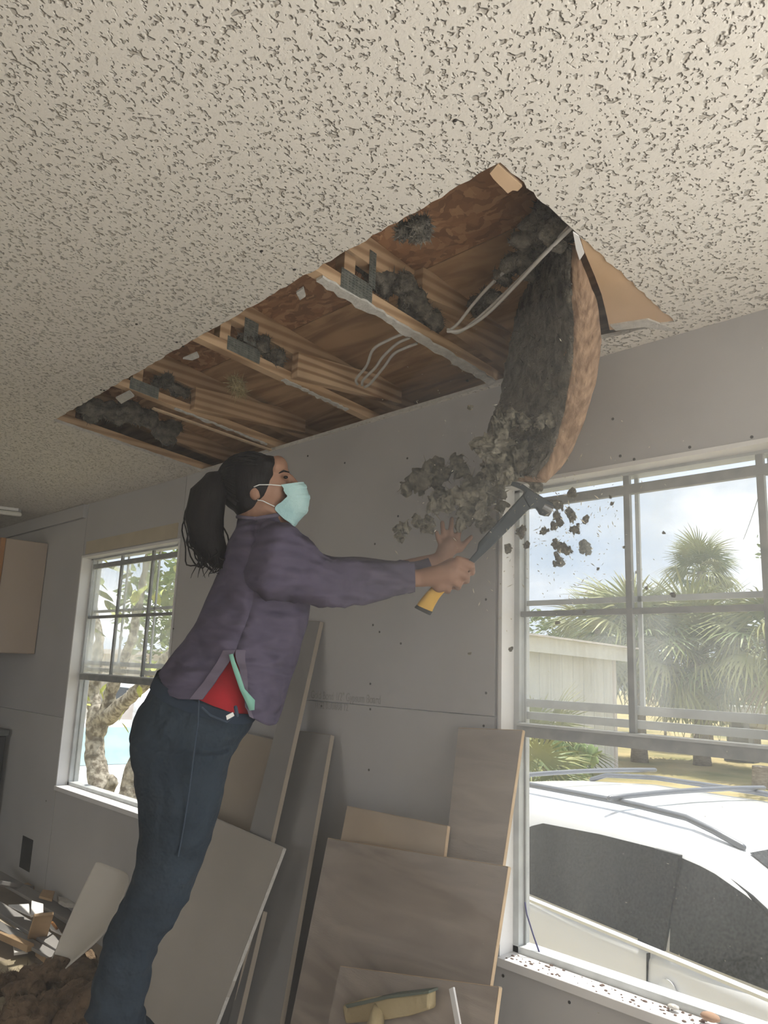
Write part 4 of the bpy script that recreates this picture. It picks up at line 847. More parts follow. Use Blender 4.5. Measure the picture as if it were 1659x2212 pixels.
# rows: back outline, slit edge of the back panel, slit edge of the front panel, front outline, half depth, distance of the middle
srow = [
 ((-1.8714,-0.7110,1.7889), (-1.7672,-0.7152,1.7712), (-1.7672,-0.7152,1.7712), (-1.7988,-0.6241,1.8003), .070, 2.22),
 ((-1.8716,-0.7178,1.7608), (-1.7325,-0.7429,1.7373), (-1.7325,-0.7429,1.7373), (-1.7877,-0.6207,1.7778), .105, 2.22),
 ((-1.8704,-0.7336,1.7182), (-1.6931,-0.7697,1.6920), (-1.6931,-0.7697,1.6920), (-1.7652,-0.6042,1.7509), .155, 2.20),
 ((-1.8784,-0.7423,1.6686), (-1.6867,-0.7696,1.6386), (-1.6867,-0.7696,1.6386), (-1.7484,-0.5844,1.6919), .165, 2.19),
 ((-1.8904,-0.7541,1.6155), (-1.7011,-0.7554,1.5885), (-1.7011,-0.7554,1.5885), (-1.7370,-0.5664,1.6203), .155, 2.18),
 ((-1.9048,-0.7666,1.5564), (-1.7162,-0.7474,1.5325), (-1.7162,-0.7474,1.5325), (-1.7248,-0.5497,1.5557), .145, 2.17),
 ((-1.9183,-0.7902,1.4881), (-1.7289,-0.7586,1.4750), (-1.7289,-0.7586,1.4750), (-1.7327,-0.5430,1.5043), .135, 2.15),
 ((-1.9448,-0.8152,1.4284), (-1.7341,-0.7706,1.4217), (-1.7341,-0.7706,1.4217), (-1.7434,-0.5518,1.4457), .135, 2.14),
 ((-1.9529,-0.8308,1.4025), (-1.7346,-0.7848,1.3927), (-1.7311,-0.7746,1.3955), (-1.7539,-0.5526,1.4109), .138, 2.13),
 ((-1.9632,-0.8473,1.3718), (-1.7418,-0.8053,1.3614), (-1.7305,-0.7652,1.3651), (-1.7588,-0.5604,1.3697), .145, 2.12),
 ((-1.9779,-0.8611,1.3412), (-1.7534,-0.8225,1.3282), (-1.7305,-0.7550,1.3300), (-1.7733,-0.5621,1.3235), .152, 2.115),
 ((-1.9841,-0.8698,1.3236), (-1.7614,-0.8357,1.3047), (-1.7291,-0.7427,1.2927), (-1.7899,-0.5651,1.2746), .158, 2.11),
 ((-1.9888,-0.8717,1.3135), (-1.7692,-0.8439,1.2847), (-1.7263,-0.7262,1.2460), (-1.8041,-0.5732,1.2260), .162, 2.11)]
cols_near_back, NB = [], 9
grid = []
for bk, sb, sf, fr, hd, tm in srow:
    bk, sb, sf, fr = V(bk), V(sb), V(sf), V(fr); r = []
    for k in range(NB): # back outline -> back slit edge, bulging towards the viewer
        u = k / (NB - 1); p = bk + (sb - bk) * u; side_ = sb - bk; dep = AWAY * side_.dot(AWAY); fl = side_ - dep; r.append(bk + fl * (1 - math.cos(u * math.pi / 2)) ** .85 + dep * math.sin(u * math.pi / 2))
    for k in range(NB): # front slit edge -> front outline
        u = 1 - k / (NB - 1); side_ = sf - fr; dep = AWAY * side_.dot(AWAY); fl = side_ - dep; r.append(fr + fl * (1 - math.cos(u * math.pi / 2)) ** .85 + dep * math.sin(u * math.pi / 2))
    mid = (bk + fr) / 2; a = (fr - bk) / 2
    for k in range(1, 14): # far side, front outline -> back outline
        t = math.pi * k / 14; r.append(mid + a * math.cos(t) + AWAY * (hd * 1.05) * math.sin(t))
    grid.append(r)
grid = resample(grid, 5)
def fold(p, i):
    s = p * 6; f_ = V((s.x * .8 + i * .0, s.y * .8, (p.z + .30 * p.x) * 17)); g_ = (1 - abs(noise.noise(f_))) ** 4 + .6 * (1 - abs(noise.noise(f_ * 1.7 + V((4, 0, 0))))) ** 5
    return p - AWAY * (.016 * g_ - .009) + RIGHT * .007 * noise.noise(s * 1.7)
grid = [[fold(p, i) for p in r] for i, r in enumerate(grid)]
sh_ = MB(); n = len(grid[0]); sh_.v = [p for r in grid for p in r]
for i in range(len(grid) - 1):
    for j in range(n):
        if j == NB - 1: continue                      # side seam, open below as a slit
        a, b_ = i * n + j, i * n + (j + 1) % n
        sh_.f.append((a, b_, b_ + n, a + n))
shirt = sh_.build('shirt', M_shirt, who, smooth=True); shirt['label'] = 'purple long-sleeved shirt with side slits'
sm = shirt.modifiers.new('thickness', 'SOLIDIFY'); sm.thickness = .003; sm.offset = 1
# hem bands along the slit
for col, nm in ((NB - 1, 'slit_band'), (NB, 'slit_band')):
    d = -1 if col == NB - 1 else 1; MB().loft([[lerp(grid[i][col], grid[i][col + d], q) - AWAY * .0045 for q in (0, .5, 1.0)] for i in range(36, len(grid))], closed=False).build(nm, mat('purple_band', (.15, .128, .175), .92), shirt, smooth=True)
sl = [oval((-1.8014,-0.7129,1.6406), (-1.7770,-0.6869,1.7399), .05), oval((-1.7499,-0.7581,1.6007), (-1.7302,-0.7093,1.7564), .062), oval((-1.6864,-0.7453,1.5559), (-1.6654,-0.6914,1.7497), .078), oval((-1.6654,-0.6910,1.5454), (-1.6391,-0.6564,1.7231), .074), oval((-1.6521,-0.6331,1.5461), (-1.6239,-0.6146,1.6844), .066), oval((-1.6277,-0.5625,1.5425), (-1.6161,-0.5703,1.6614), .060), oval((-1.6073,-0.4844,1.5495), (-1.6015,-0.4985,1.6691), .056), oval((-1.5810,-0.4056,1.5748), (-1.5711,-0.4240,1.6734), .050), oval((-1.5587,-0.3506,1.5920), (-1.5506,-0.3666,1.6762), .044), oval((-1.5444,-0.3084,1.5993), (-1.5368,-0.3236,1.6790), .040)]
sl = wrinkle(resample(sl, 6), .008, 17, (1.6, 1.6, 1), 3)
slv = MB().loft(sl, cap=False).build('sleeve', M_shirt, shirt, smooth=True); sm = slv.modifiers.new('thickness', 'SOLIDIFY'); sm.thickness = .003
MB().loft([[p + (p - sum(r, V((0, 0, 0))) / len(r)) * .06 for p in r] for r in (sl[-5], sl[-3], sl[-1])], cap=False).build('cuff', mat('purple_band', (.15, .128, .175), .92), slv, smooth=True)
s2 = [oval((-1.9506,-0.6016,1.6354), (-1.8834,-0.5780,1.7948), .06), oval((-1.8822,-0.4767,1.6024), (-1.8396,-0.4769,1.7557), .055), oval((-1.8394,-0.4022,1.6005), (-1.8216,-0.4153,1.7094), .05), oval((-1.7618,-0.3013,1.6324), (-1.7575,-0.3196,1.7108), .042), oval((-1.6742,-0.1862,1.6512), (-1.6776,-0.2060,1.7073), .034), oval((-1.6301,-0.1325,1.6748), (-1.6376,-0.1541,1.7224), .032)]
s2 = wrinkle(resample(s2, 4), .006, 15, (1, 1, 1), 9); s2o = MB().loft(s2, cap=False).build('sleeve', M_shirt, shirt, smooth=True); sm = s2o.modifiers.new('thickness', 'SOLIDIFY'); sm.thickness = .003
# neckline
MB().tube([p + UP * .002 for p in grid[0]] + [grid[0][0] + UP * .002], .006, 6, False).build('neckband', mat('purple_band', (.15, .128, .175), .92), shirt, smooth=True)

# --- layers showing in the slit
rd = [oval((-1.8679,-0.7473,1.4194), (-1.7689,-0.6167,1.4259), .085), oval((-1.9007,-0.7803,1.3652), (-1.7788,-0.6233,1.3625), .098), oval((-1.9276,-0.8101,1.3204), (-1.7960,-0.6368,1.2968), .112), oval((-1.9515,-0.8257,1.2885), (-1.8179,-0.6448,1.2461), .120)]
MB().loft(resample(rd, 3)).build('red_undershirt', M_red, who, smooth=True)
mt = [[(-1.7292,-0.8002,1.3992), (-1.7232,-0.7918,1.4020)], [(-1.7258,-0.7936,1.3785), (-1.7215,-0.7840,1.3812)], [(-1.7214,-0.7843,1.3520), (-1.7159,-0.7745,1.3582)], [(-1.7163,-0.7673,1.3118), (-1.7129,-0.7556,1.3144)], [(-1.7115,-0.7510,1.2831), (-1.7013,-0.7298,1.2871)], [(-1.7092,-0.7393,1.2612), (-1.7051,-0.7266,1.2625)]]
mo = MB().loft([[V(a), V(b_)] for a, b_ in mt], closed=False).build('mint_layer', M_mint, who, smooth=True); sm = mo.modifiers.new('thickness', 'SOLIDIFY'); sm.thickness = .004

# --- jeans
jn = [oval((-1.9706,-0.8631,1.3488), (-1.8093,-0.6396,1.2589), .130), oval((-1.9849,-0.8774,1.2964), (-1.8131,-0.6476,1.2219), .142), oval((-2.0093,-0.8984,1.2306), (-1.8232,-0.6638,1.1909), .152), oval((-2.0131,-0.9013,1.1762), (-1.8369,-0.6810,1.1503), .155)]
nl = [((-1.9599,-0.9240,1.1406), (-1.7939,-0.7319,1.1251), .108), ((-1.9487,-0.9087,1.0776), (-1.7996,-0.7357,1.0669), .105), ((-1.9415,-0.8960,1.0092), (-1.8087,-0.7407,1.0008), .100), ((-1.9401,-0.8895,0.9411), (-1.8243,-0.7505,0.9281), .092), ((-1.9430,-0.8850,0.8899), (-1.8358,-0.7617,0.8749), .086), ((-1.9551,-0.8899,0.8384), (-1.8546,-0.7719,0.8172), .080), ((-1.9713,-0.9009,0.7927), (-1.8660,-0.7846,0.7695), .076), ((-1.9846,-0.9096,0.7496), (-1.8849,-0.8001,0.7297), .074), ((-1.9910,-0.9194,0.7098), (-1.8989,-0.8184,0.6918), .071), ((-1.9998,-0.9263,0.6766), (-1.9116,-0.8283,0.6551), .069), ((-2.0128,-0.9310,0.6208), (-1.9221,-0.8331,0.6085), .067), ((-2.0210,-0.9324,0.5711), (-1.9225,-0.8361,0.5668), .065), ((-2.0298,-0.9330,0.5160), (-1.9368,-0.8376,0.5209), .064), ((-2.0337,-0.9285,0.4614), (-1.9392,-0.8300,0.4608), .063), ((-2.085, -.995, .375), (-1.925, -.885, .375), .06), ((-2.08, -.99, .315), (-1.93, -.885, .315), .06)]
fl_ = [((-2.1199,-0.8195,1.1201), (-1.9522,-0.6382,1.0970), .100), ((-2.1132,-0.8071,1.0511), (-1.9565,-0.6410,1.0402), .100), ((-2.1074,-0.7872,0.9019), (-1.9875,-0.6588,0.8893), .088), ((-2.1175,-0.7799,0.7899), (-2.0252,-0.6798,0.7760), .078), ((-2.1441,-0.7971,0.7032), (-2.0637,-0.7074,0.6824), .072), ((-2.1787,-0.8155,0.5919), (-2.1007,-0.7301,0.5774), .066), ((-2.2000,-0.8199,0.5054), (-2.1214,-0.7357,0.4972), .063), ((-2.2129,-0.8122,0.4074), (-2.1374,-0.7348,0.4114), .062), ((-2.235, -.80, .37), (-2.10, -.69, .37), .058), ((-2.235, -.80, .315), (-2.10, -.69, .315), .058)]
pel = resample(jn, 3)
jb = MB(); jb.loft(pel); jb.loft(resample([oval(*x) for x in [((-1.9649,-0.9278,1.1870), (-1.7923,-0.7119,1.1630), .112)] + nl], 3)); jb.loft(resample([oval(*x) for x in [((-2.0946,-0.8381,1.1735), (-1.9123,-0.6413,1.1489), .105)] + fl_], 3))
jb.v = [p + (RIGHT * noise.noise(p * 16 + V((0, 0, p.z * 22))) + UP * .4 * noise.noise(p * 13)) * (.005 + .013 * max(0, 1 - abs(p.z - .72) / .16) + .014 * max(0, 1 - abs(p.z - .45) / .14)) - AWAY * .012 * noise.noise(p * 12 + V((3, 0, p.z * 14))) for p in jb.v]
jeans = fuse(jb, 'jeans', M_denim, who, .006, 3); jeans['label'] = 'dark blue jeans'
wb = [[p + (p - sum(r, V((0, 0, 0))) / len(r)) * .025 for p in r] for r in (pel[0], pel[2])]
MB().loft(wb, cap=False).build('waistband', mat('waistband_denim', (.022, .036, .06), .9), jeans, smooth=True)
sp_ = lambda pts, r: MB().tube([V(p) for p in pts], r, 6, False)
sp_([(-1.7625,-0.8559,1.2840), (-1.7526,-0.8594,1.2305), (-1.7461,-0.8674,1.1648), (-1.7582,-0.8645,1.0759), (-1.7764,-0.8605,0.9866), (-1.7932,-0.8597,0.9088)], .0016).build('side_seam', M_denim2, jeans)
sp_([(-1.7571,-0.8495,1.2661), (-1.7466,-0.8287,1.2473), (-1.7263,-0.7925,1.2311), (-1.7207,-0.7770,1.2483)], .003).build('pocket_edge', M_denim2, jeans)
lb = MB().loft([[V(a), V(b_)] for a, b_ in (((-1.7199,-0.8009,1.2476), (-1.7127,-0.7858,1.2569)), ((-1.7186,-0.7981,1.2374), (-1.7113,-0.7818,1.2479)))], closed=False).build('pocket_label', M_maskw, jeans); sm = lb.modifiers.new('thickness', 'SOLIDIFY'); sm.thickness = .003
bl = MB().tube([(-1.7116,-0.7792,1.2683), (-1.7097,-0.7746,1.2490)], .005, 8).build('belt_loop', M_denim2, jeans)
# shoes on a step, below the picture
for (ax_, ay_) in ((-2.0, -.93), (-2.165, -.74)):
    f0 = V((ax_, ay_, .26)); dr = V((.60, .80, 0)); sd_ = V((-.80, .60, 0)); rr_ = []
    for s, wd, ht in ((-.075, .028, .05), (-.05, .036, .085), (0, .038, .09), (.06, .042, .07), (.12, .046, .05), (.165, .040, .04), (.19, .02, .025)): rr_.append([f0 + dr * s + sd_ * wd * c + V((0, 0, max(0, ht * (.5 + .5 * z)))) for c, z in ((math.cos(a), math.sin(a)) for a in (k * math.pi / 6 for k in range(12)))])
    MB().loft(rr_).build('shoe', M_shoe, who, smooth=True)
stp = empty('step_stool', (-2.06, -.82, 0)); tag(stp, 'low wooden step stool the woman stands on', 'stool')
MB().obox((-2.06, -.82, .245), V((.60, .80, 0)) * .15, V((-.80, .60, 0)) * .20, (0, 0, .014)).build('step', M_pine, stp, bevel=.003)
for a in (-1, 1):
    for b_ in (-1, 1):
        c = V((-2.06, -.82, .115)) + V((.60, .80, 0)) * .125 * a + V((-.80, .60, 0)) * .175 * b_; MB().obox(c, (.02, 0, 0), (0, .02, 0), (0, 0, .116)).build('leg', M_pine, stp)

# ------------------------------------------------------------------ hammer in her hand
hm = empty('claw_hammer', (-1.5491,-0.2701,1.5519)); tag(hm, 'claw hammer with dark steel head and yellow grip swung at the falling insulation', 'hammer')
gp = [((-1.5590,-0.2836,1.5632), (-1.5293,-0.2475,1.5451), .017), ((-1.5519,-0.2798,1.5754), (-1.5251,-0.2466,1.5571), .0165), ((-1.5272,-0.2643,1.6108), (-1.5071,-0.2377,1.5909), .015), ((-1.4984,-0.2433,1.6466), (-1.4816,-0.2189,1.6225), .0145), ((-1.4724,-0.2229,1.6744), (-1.4567,-0.1991,1.6489), .0145), ((-1.4558,-0.2098,1.6938), (-1.4416,-0.1884,1.6709), .0130)]
gr = MB().loft(resample([oval(*x, n=16, p=2.6) for x in gp], 3)).build('grip', mat('yellow_rubber', (.62, .36, .045), .5, (.70, .44, .09), 14), hm, smooth=True)
MB().loft([oval(*x, n=16, p=2.6) for x in (((-1.5644,-0.2873,1.5564), (-1.5342,-0.2498,1.5357), .0165), ((-1.5588,-0.2838,1.5645), (-1.5282,-0.2468,1.5465), .0180))]).build('end_cap', M_blk, hm)
M_steel = mat('dark_steel', (.022, .032, .042), .5, (.045, .058, .07), 18, metal=.2)
th = AWAY * .007
def slab(name, pts, th_, m, par, off=2.262, bev=.002):
    P = [V(p) for p in pts]; return MB().prism([p - AWAY * th_ / 2 for p in P], AWAY * th_).build(name, m, par, bevel=bev)
slab('shank', [(-1.4555,-0.2013,1.6758), (-1.4385,-0.1887,1.7033), (-1.4241,-0.1772,1.7255), (-1.4200,-0.1742,1.7502), (-1.3706,-0.1337,1.8230), (-1.3231,-0.0945,1.8935), (-1.3173,-0.0888,1.9049), (-1.2979,-0.0558,1.8608), (-1.3063,-0.0672,1.8599), (-1.3156,-0.0772,1.8509), (-1.3564,-0.1121,1.7944), (-1.3948,-0.1453,1.7410), (-1.4216,-0.1713,1.7042), (-1.4445,-0.1892,1.6737)], .014, M_steel, hm)
slab('head', [(-1.3246,-0.0924,1.8913), (-1.3183,-0.0898,1.9049), (-1.3259,-0.0999,1.9124), (-1.3402,-0.1168,1.9197), (-1.3565,-0.1355,1.9254), (-1.3573,-0.1391,1.9347), (-1.3421,-0.1234,1.9355), (-1.3205,-0.0982,1.9260), (-1.3053,-0.0780,1.9109), (-1.2865,-0.0534,1.8933), (-1.2676,-0.0290,1.8770), (-1.2616,-0.0212,1.8720), (-1.2821,-0.0318,1.8350), (-1.2948,-0.0464,1.8397), (-1.2973,-0.0521,1.8502), (-1.3019,-0.0595,1.8592), (-1.3154,-0.0729,1.8572)], .026, M_steel, hm, bev=.004)
MB().tube([(-1.2862,-0.0445,1.8641), (-1.2741,-0.0291,1.8541), (-1.2706,-0.0247,1.8516)], [.0165, .0185, .0185], 16, False).build('striking_face', mat('worn_steel', (.26, .27, .28), .35, metal=.9), hm)

# ------------------------------------------------------------------ boards leaning on the window wall
M_plyw = mat('weathered_plywood', (.34, .295, .26), .9, (.45, .395, .345), 1.5, stretch=(1, 1, 6), distort=2.0, detail=6, bump=.1, bscale=60)
M_plyl = mat('plywood_edge', (.56, .42, .27), .8, (.66, .50, .33), 20); M_plyt = mat('plywood_peeled', (.44, .36, .28), .9, (.54, .45, .35), 4)
M_gyp = mat('grey_gypsum_sheet', (.42, .39, .345), .92, (.49, .455, .405), 2.0, bump=.05, bscale=120); M_gypt = mat('tan_gypsum_sheet', (.38, .33, .27), .92, (.44, .385, .31), 2.0)
M_plank = mat('grey_painted_plank', (.27, .26, .25), .85, (.32, .31, .30), 3)
def leaning(name, TL, TR, BL, BR, th, m, label, cat, edge_m=None, group=None, rag_edges=False):
    """a stiff sheet given by the four corners of its front face"""
    TL, TR, BL, BR = V(TL), V(TR), V(BL), V(BR); nrm = (BR - TL).cross(TR - BL).normalized()
    if nrm.y > 0: nrm = -nrm
    BLr = BL + (BR - BL) * 0; org = (BL + BR) / 2
    r = empty(name, org); tag(r, label, cat, group)
    rr = random.Random(len(label)); n = 26
    def ed(a, b_): return [lerp(a, b_, k / n) + ((TR - TL).normalized() * rr.uniform(-.003, .003) if rag_edges and k else V((0, 0, 0))) for k in range(n)] if rag_edges else [a]
    poly = ed(TL, BL) + [BL] + ([] if rag_edges else []) + [BR] + (ed(BR, TR)[1:] if rag_edges else []) + [TR]
    MB().prism(poly, -nrm * th).build('face_sheet', m, r)
    if edge_m:
        for a, b_ in ((TR, BR), (TL, TR)):
            d = (b_ - a).normalized(); o_ = nrm.cross(d).normalized(); c = (TL + BR) / 2
            if o_.dot((a + b_) / 2 - c) < 0: o_ = -o_
            MB().prism([a + o_ * .0006, b_ + o_ * .0006, b_ + o_ * .0006 - nrm * th * 1.01, a + o_ * .0006 - nrm * th * 1.01], o_ * .0012).build('cut_edge', edge_m, r)
    return r
GB = 'boards leaning on the window wall'
leaning('plywood_sheet', (-1.6033,-0.0350,1.2071), (-1.3646,-0.0350,1.2194), (-1.5172,-0.3000,0.0000), (-1.3975,-0.3000,0.0000), .012, M_plyw, 'tallest narrow plywood offcut leaning beside the right window', 'plywood', M_plyl, GB)
leaning('plywood_sheet', (-1.9976,-0.1250,0.9298), (-1.5626,-0.1250,0.9381), (-1.9640,-0.3600,0.0000), (-1.5038,-0.3600,0.0000), .012, M_plyt, 'plywood piece with a peeled tan face behind the widest sheet', 'plywood', M_plyl, GB)
leaning('plywood_sheet', (-2.0412,-0.1650,0.8281), (-1.3158,-0.1650,0.8814), (-1.9628,-0.4200,0.0000), (-1.3053,-0.4200,0.0000), .012, M_plyw, 'widest weathered plywood sheet leaning under the window wall', 'plywood', M_plyl, GB)
leaning('plywood_sheet', (-1.7701,-0.3300,0.5549), (-1.2175,-0.3300,0.6613), (-1.7301,-0.5200,0.0000), (-1.1963,-0.5200,0.0000), .012, M_plyw, 'lowest plywood piece at the front of the stack', 'plywood', M_plyl, GB)
leaning('gypsum_sheet', (-3.0726,-0.0500,1.1178), (-2.5016,-0.0500,1.0905), (-2.8220,-0.4000,0.0000), (-2.4135,-0.4000,0.0000), .0127, M_gypt, 'tan gypsum sheet standing behind the woman', 'gypsum board', M_core, GB)
leaning('wall_plank', (-2.4187,-0.0200,1.5500), (-2.3160,-0.0200,1.5448), (-2.3960,-0.4200,0.0000), (-2.2435,-0.4200,0.0000), .018, M_plank, 'tallest narrow grey plank leaning behind the woman', 'plank', M_gypt, GB)
leaning('wall_plank', (-2.4381,-0.0350,1.1348), (-2.2038,-0.0350,1.1358), (-2.2585,-0.3900,0.0000), (-2.0256,-0.3900,0.0000), .018, M_plank, 'wide grey plank leaning between the gypsum sheet and the plywood', 'plank', M_gypt, GB)
leaning('wall_plank', (-2.2951,-0.2500,0.5678), (-2.2534,-0.2500,0.5730), (-2.2228,-0.4500,0.0000), (-2.1775,-0.4500,0.0000), .018, M_plank, 'short dark strip half hidden behind the large gypsum sheet', 'plank', M_gypt, GB)
leaning('gypsum_sheet', (-2.8676,-0.2400,0.8299), (-2.1767,-0.2400,0.7833), (-2.6964,-0.5200,0.0000), (-2.2660,-0.5200,0.0000), .0127, M_gyp, 'large bare gypsum sheet with a crumbling edge behind her legs', 'gypsum board', M_core, GB, True)

# ------------------------------------------------------------------ kitchen corner
M_cab = mat('cabinet_face', (.44, .36, .29), .5, (.50, .41, .33), 1.2); M_cabw = wood('cabinet_wood', (.30, .13, .04), (.45, .22, .08), 14, (1, 1, .06)); M_app = mat('appliance_black', (.02, .022, .024), .3); M_cnt = mat('dark_counter', (.10, .11, .11), .4, (.14, .15, .15), 30)
cb = empty('kitchen_cabinet', (-5.75, -.55, 1.385)); tag(cb, 'pale kitchen wall cabinet against the window wall at the left edge', 'cabinet')
MB().box((XW + .001, -.305, 1.385), (-5.205, -.002, 2.105)).build('carcass', M_cab, cb); MB().box((-5.204, -.268, 1.388), (-5.186, -.004, 2.102)).build('door', M_cab, cb, bevel=.003); MB().box((-5.204, -.300, 1.388), (-5.180, -.272, 2.102)).build('face_frame', M_cabw, cb)
st_ = empty('kitchen_stove', (-5.85, -.40, 0)); tag(st_, 'dark kitchen stove in the shadow at the left edge', 'stove')
MB().box((XW + .01, -.78, 0), (-5.42, -.03, .86)).build('body', M_app, st_, bevel=.006); MB().box((XW + .01, -.80, .862), (-5.40, -.02, .90)).build('cooktop', M_cnt, st_, bevel=.004); MB().box((-5.418, -.70, .20), (-5.40, -.10, .68)).build('oven_door', M_app, st_, bevel=.004); MB().tube([(-5.375, -.66, .72), (-5.375, -.14, .72)], .011, 8).build('handle', M_alu, st_)
MB().box((XW + .005, -.78, .90), (XW + .06, -.03, 1.08)).build('back_panel', M_app, st_)
li = empty('strip_light', (-5.2539,-0.2219,2.2818)); tag(li, 'white strip light under the ceiling at the left edge', 'lamp')
a, b_ = V((-5.5328,-0.4793,2.3120)), V((-5.2781,-0.1785,2.2825)); MB().tube([a, b_], .016, 10).build('tube', mat('white_tube', (.80, .78, .72), .4), li, smooth=True); MB().bar(a + V((0, 0, .026)), b_ + V((0, 0, .026)), .018, .05).build('holder', M_white, li)

# ------------------------------------------------------------------ rubble on the floor below the small window
M_splint = mat('split_timber', (.42, .28, .16), .85, (.58, .42, .26), 9, stretch=(1, .3, 1)); M_lino = mat('yellowed_lino', (.42, .36, .24), .8, (.50, .43, .30), 3); M_brown = mat('brown_fibre', (.13, .085, .05), .98, (.25, .175, .11), 18, bump=1, bscale=60, detail=8)
FG = 'rubble on the floor below the small window'
def plank(label, a, b_, wd, th, m, name='plank', cat='plank'):
    o = MB().bar(V(a), V(b_), th, wd).build(name, m, bevel=.002); return tag(o, label, cat, FG)
plank('long grey trim board lying nearest the wall under the window', (-5.0572,-0.2035,0.1600), (-4.1288,-0.0068,0.0500), .085, .016, M_plank)
plank('second grey trim board in the rubble, parallel to the wall', (-4.5615,-0.3530,0.1300), (-3.7005,-0.2038,0.0400), .075, .016, M_plank)
plank('third grey board in the rubble, its edge catching the light', (-4.2882,-0.4124,0.1000), (-3.6557,-0.2531,0.0300), .055, .014, M_plank)
plank('tan timber strip with a sawn end in the rubble', (-4.2777,-0.4337,0.0750), (-3.8809,-0.3435,0.0600), .035, .03, M_splint)
plank('brown batten lying along the foot of the wall', (-4.8764,0.0105,0.0600), (-4.4161,0.1629,0.0500), .09, .05, M_splint)
plank('short light batten tucked under the curled panel', (-3.8936,-0.2890,0.0300), (-3.7777,-0.2915,0.0300), .05, .025, M_splint)
plank('thin dark stick propped on the rubble', (-3.9263,-0.2382,0.1400), (-4.0402,-0.1282,0.0300), .010, .010, M_cabw)
plank('pale timber scrap standing up among the boards', (-3.8669,-0.3051,0.2000), (-4.0048,-0.2729,0.0300), .085, .016, M_splint)
plank('dim plank behind the rubble near the stove', (-4.5569,-0.3179,0.2000), (-4.8831,0.0497,0.0400), .10, .02, M_plank)
def scrap(label, pts, th, m, name, cat, group=FG):
    o = MB().prism([V(p) for p in pts], (0, 0, th)).build(name, m); return tag(o, label, cat, group)
scrap('white broken wallboard scrap resting on the boards', [(-4.2522,-0.2936,0.0300), (-4.2444,-0.2608,0.0300), (-4.0567,-0.2884,0.0300), (-3.9059,-0.3432,0.0300), (-3.9204,-0.3997,0.0300)], .012, M_white, 'board_scrap', 'scrap')
scrap('small white folded scrap on top of the rubble', [(-4.1795,-0.2433,0.1700), (-4.1287,-0.2046,0.1600), (-4.0333,-0.2398,0.1500), (-4.0198,-0.3038,0.1500)], .010, M_white, 'board_scrap', 'scrap')
scrap('sunlit tan board scrap at the foot of the window wall', [(-4.4794,-0.0697,0.1300), (-4.4092,-0.0328,0.1300), (-4.3073,-0.0863,0.1200), (-4.4099,-0.1142,0.1200)], .012, M_splint, 'board_scrap', 'scrap')
scrap('crumbling sunlit plaster piece beside the tan scrap', [(-4.3907,-0.0217,0.1000), (-4.2545,0.0238,0.1000), (-4.1928,0.0001,0.1000), (-4.2438,-0.0419,0.1000), (-4.3246,-0.0432,0.1000)], .02, M_core, 'board_scrap', 'scrap')
scrap('pale triangular offcut lying on the grey boards', [(-4.2541,-0.3258,0.1500), (-4.2111,-0.2428,0.1500), (-4.0663,-0.2855,0.1400), (-4.0880,-0.2907,0.1400)], .008, M_white, 'board_scrap', 'scrap')
scrap('light grey shard near the curled panel', [(-4.1006,-0.1910,0.0900), (-4.0362,-0.1756,0.0900), (-3.9217,-0.1832,0.0700), (-3.9988,-0.2069,0.0800)], .008, M_white, 'board_scrap', 'scrap')
scrap('yellowed piece of floor covering at the left edge', [(-3.9592,-0.5616,0.0040), (-3.9344,-0.3296,0.0040), (-3.7885,-0.3623,0.0040), (-3.7411,-0.4390,0.0040), (-3.8403,-0.5972,0.0040)], .006, M_lino, 'lino_scrap', 'scrap')
scrap('second piece of floor covering below the yellowed one', [(-3.8091,-0.6066,0.0040), (-3.7394,-0.4201,0.0040), (-3.6641,-0.4238,0.0040), (-3.6515,-0.6537,0.0040)], .012, M_lino, 'lino_scrap', 'scrap')
scrap('pale floor covering offcut under the brown heap', [(-3.5823,-0.6744,0.0040), (-3.5141,-0.4820,0.0040), (-3.1089,-0.6774,0.0040), (-3.1650,-0.7993,0.0040)], .006, M_lino, 'lino_scrap', 'scrap')
scrap('grey gypsum fragment lying right of her ankle', [(-3.3747,-0.0229,0.0200), (-3.3619,0.0070,0.0300), (-3.0404,-0.1158,0.0100), (-2.8846,-0.2551,0.0100), (-2.9044,-0.3378,0.0100), (-3.2014,-0.2315,0.0200)], .013, M_gyp, 'board_scrap', 'scrap')
# curled white panel propped against the rubble
L_ = [V(p) for p in ((-3.4133,-0.2952,0.5106), (-3.4318,-0.3212,0.4324), (-3.4283,-0.3641,0.3392), (-3.4121,-0.4088,0.2471), (-3.3795,-0.4568,0.1742))]; R_ = [V(p) for p in ((-3.1766,-0.2558,0.4628), (-3.1868,-0.2756,0.3929), (-3.1860,-0.3112,0.3156), (-3.1992,-0.3660,0.2542), (-3.2392,-0.4572,0.1717))]
rows_ = []
for l, q in zip(L_, R_):
    r = []
    for k in range(11):
        t = k / 10; r.append(lerp(l, q, t) + AWAY * .055 * math.sin(math.pi * t) - RIGHT * .02 * math.sin(2 * math.pi * t) + UP * .004 * math.sin(9 * t))
    rows_.append(r)
o = MB().loft(resample(rows_, 4), closed=False).build('curled_panel', mat('white_wall_panel', (.62, .58, .51), .5, (.68, .64, .57), 3), smooth=True); sm = o.modifiers.new('thickness', 'SOLIDIFY'); sm.thickness = .004
tag(o, 'curled white wall panel propped on the rubble left of her legs', 'panel', FG)
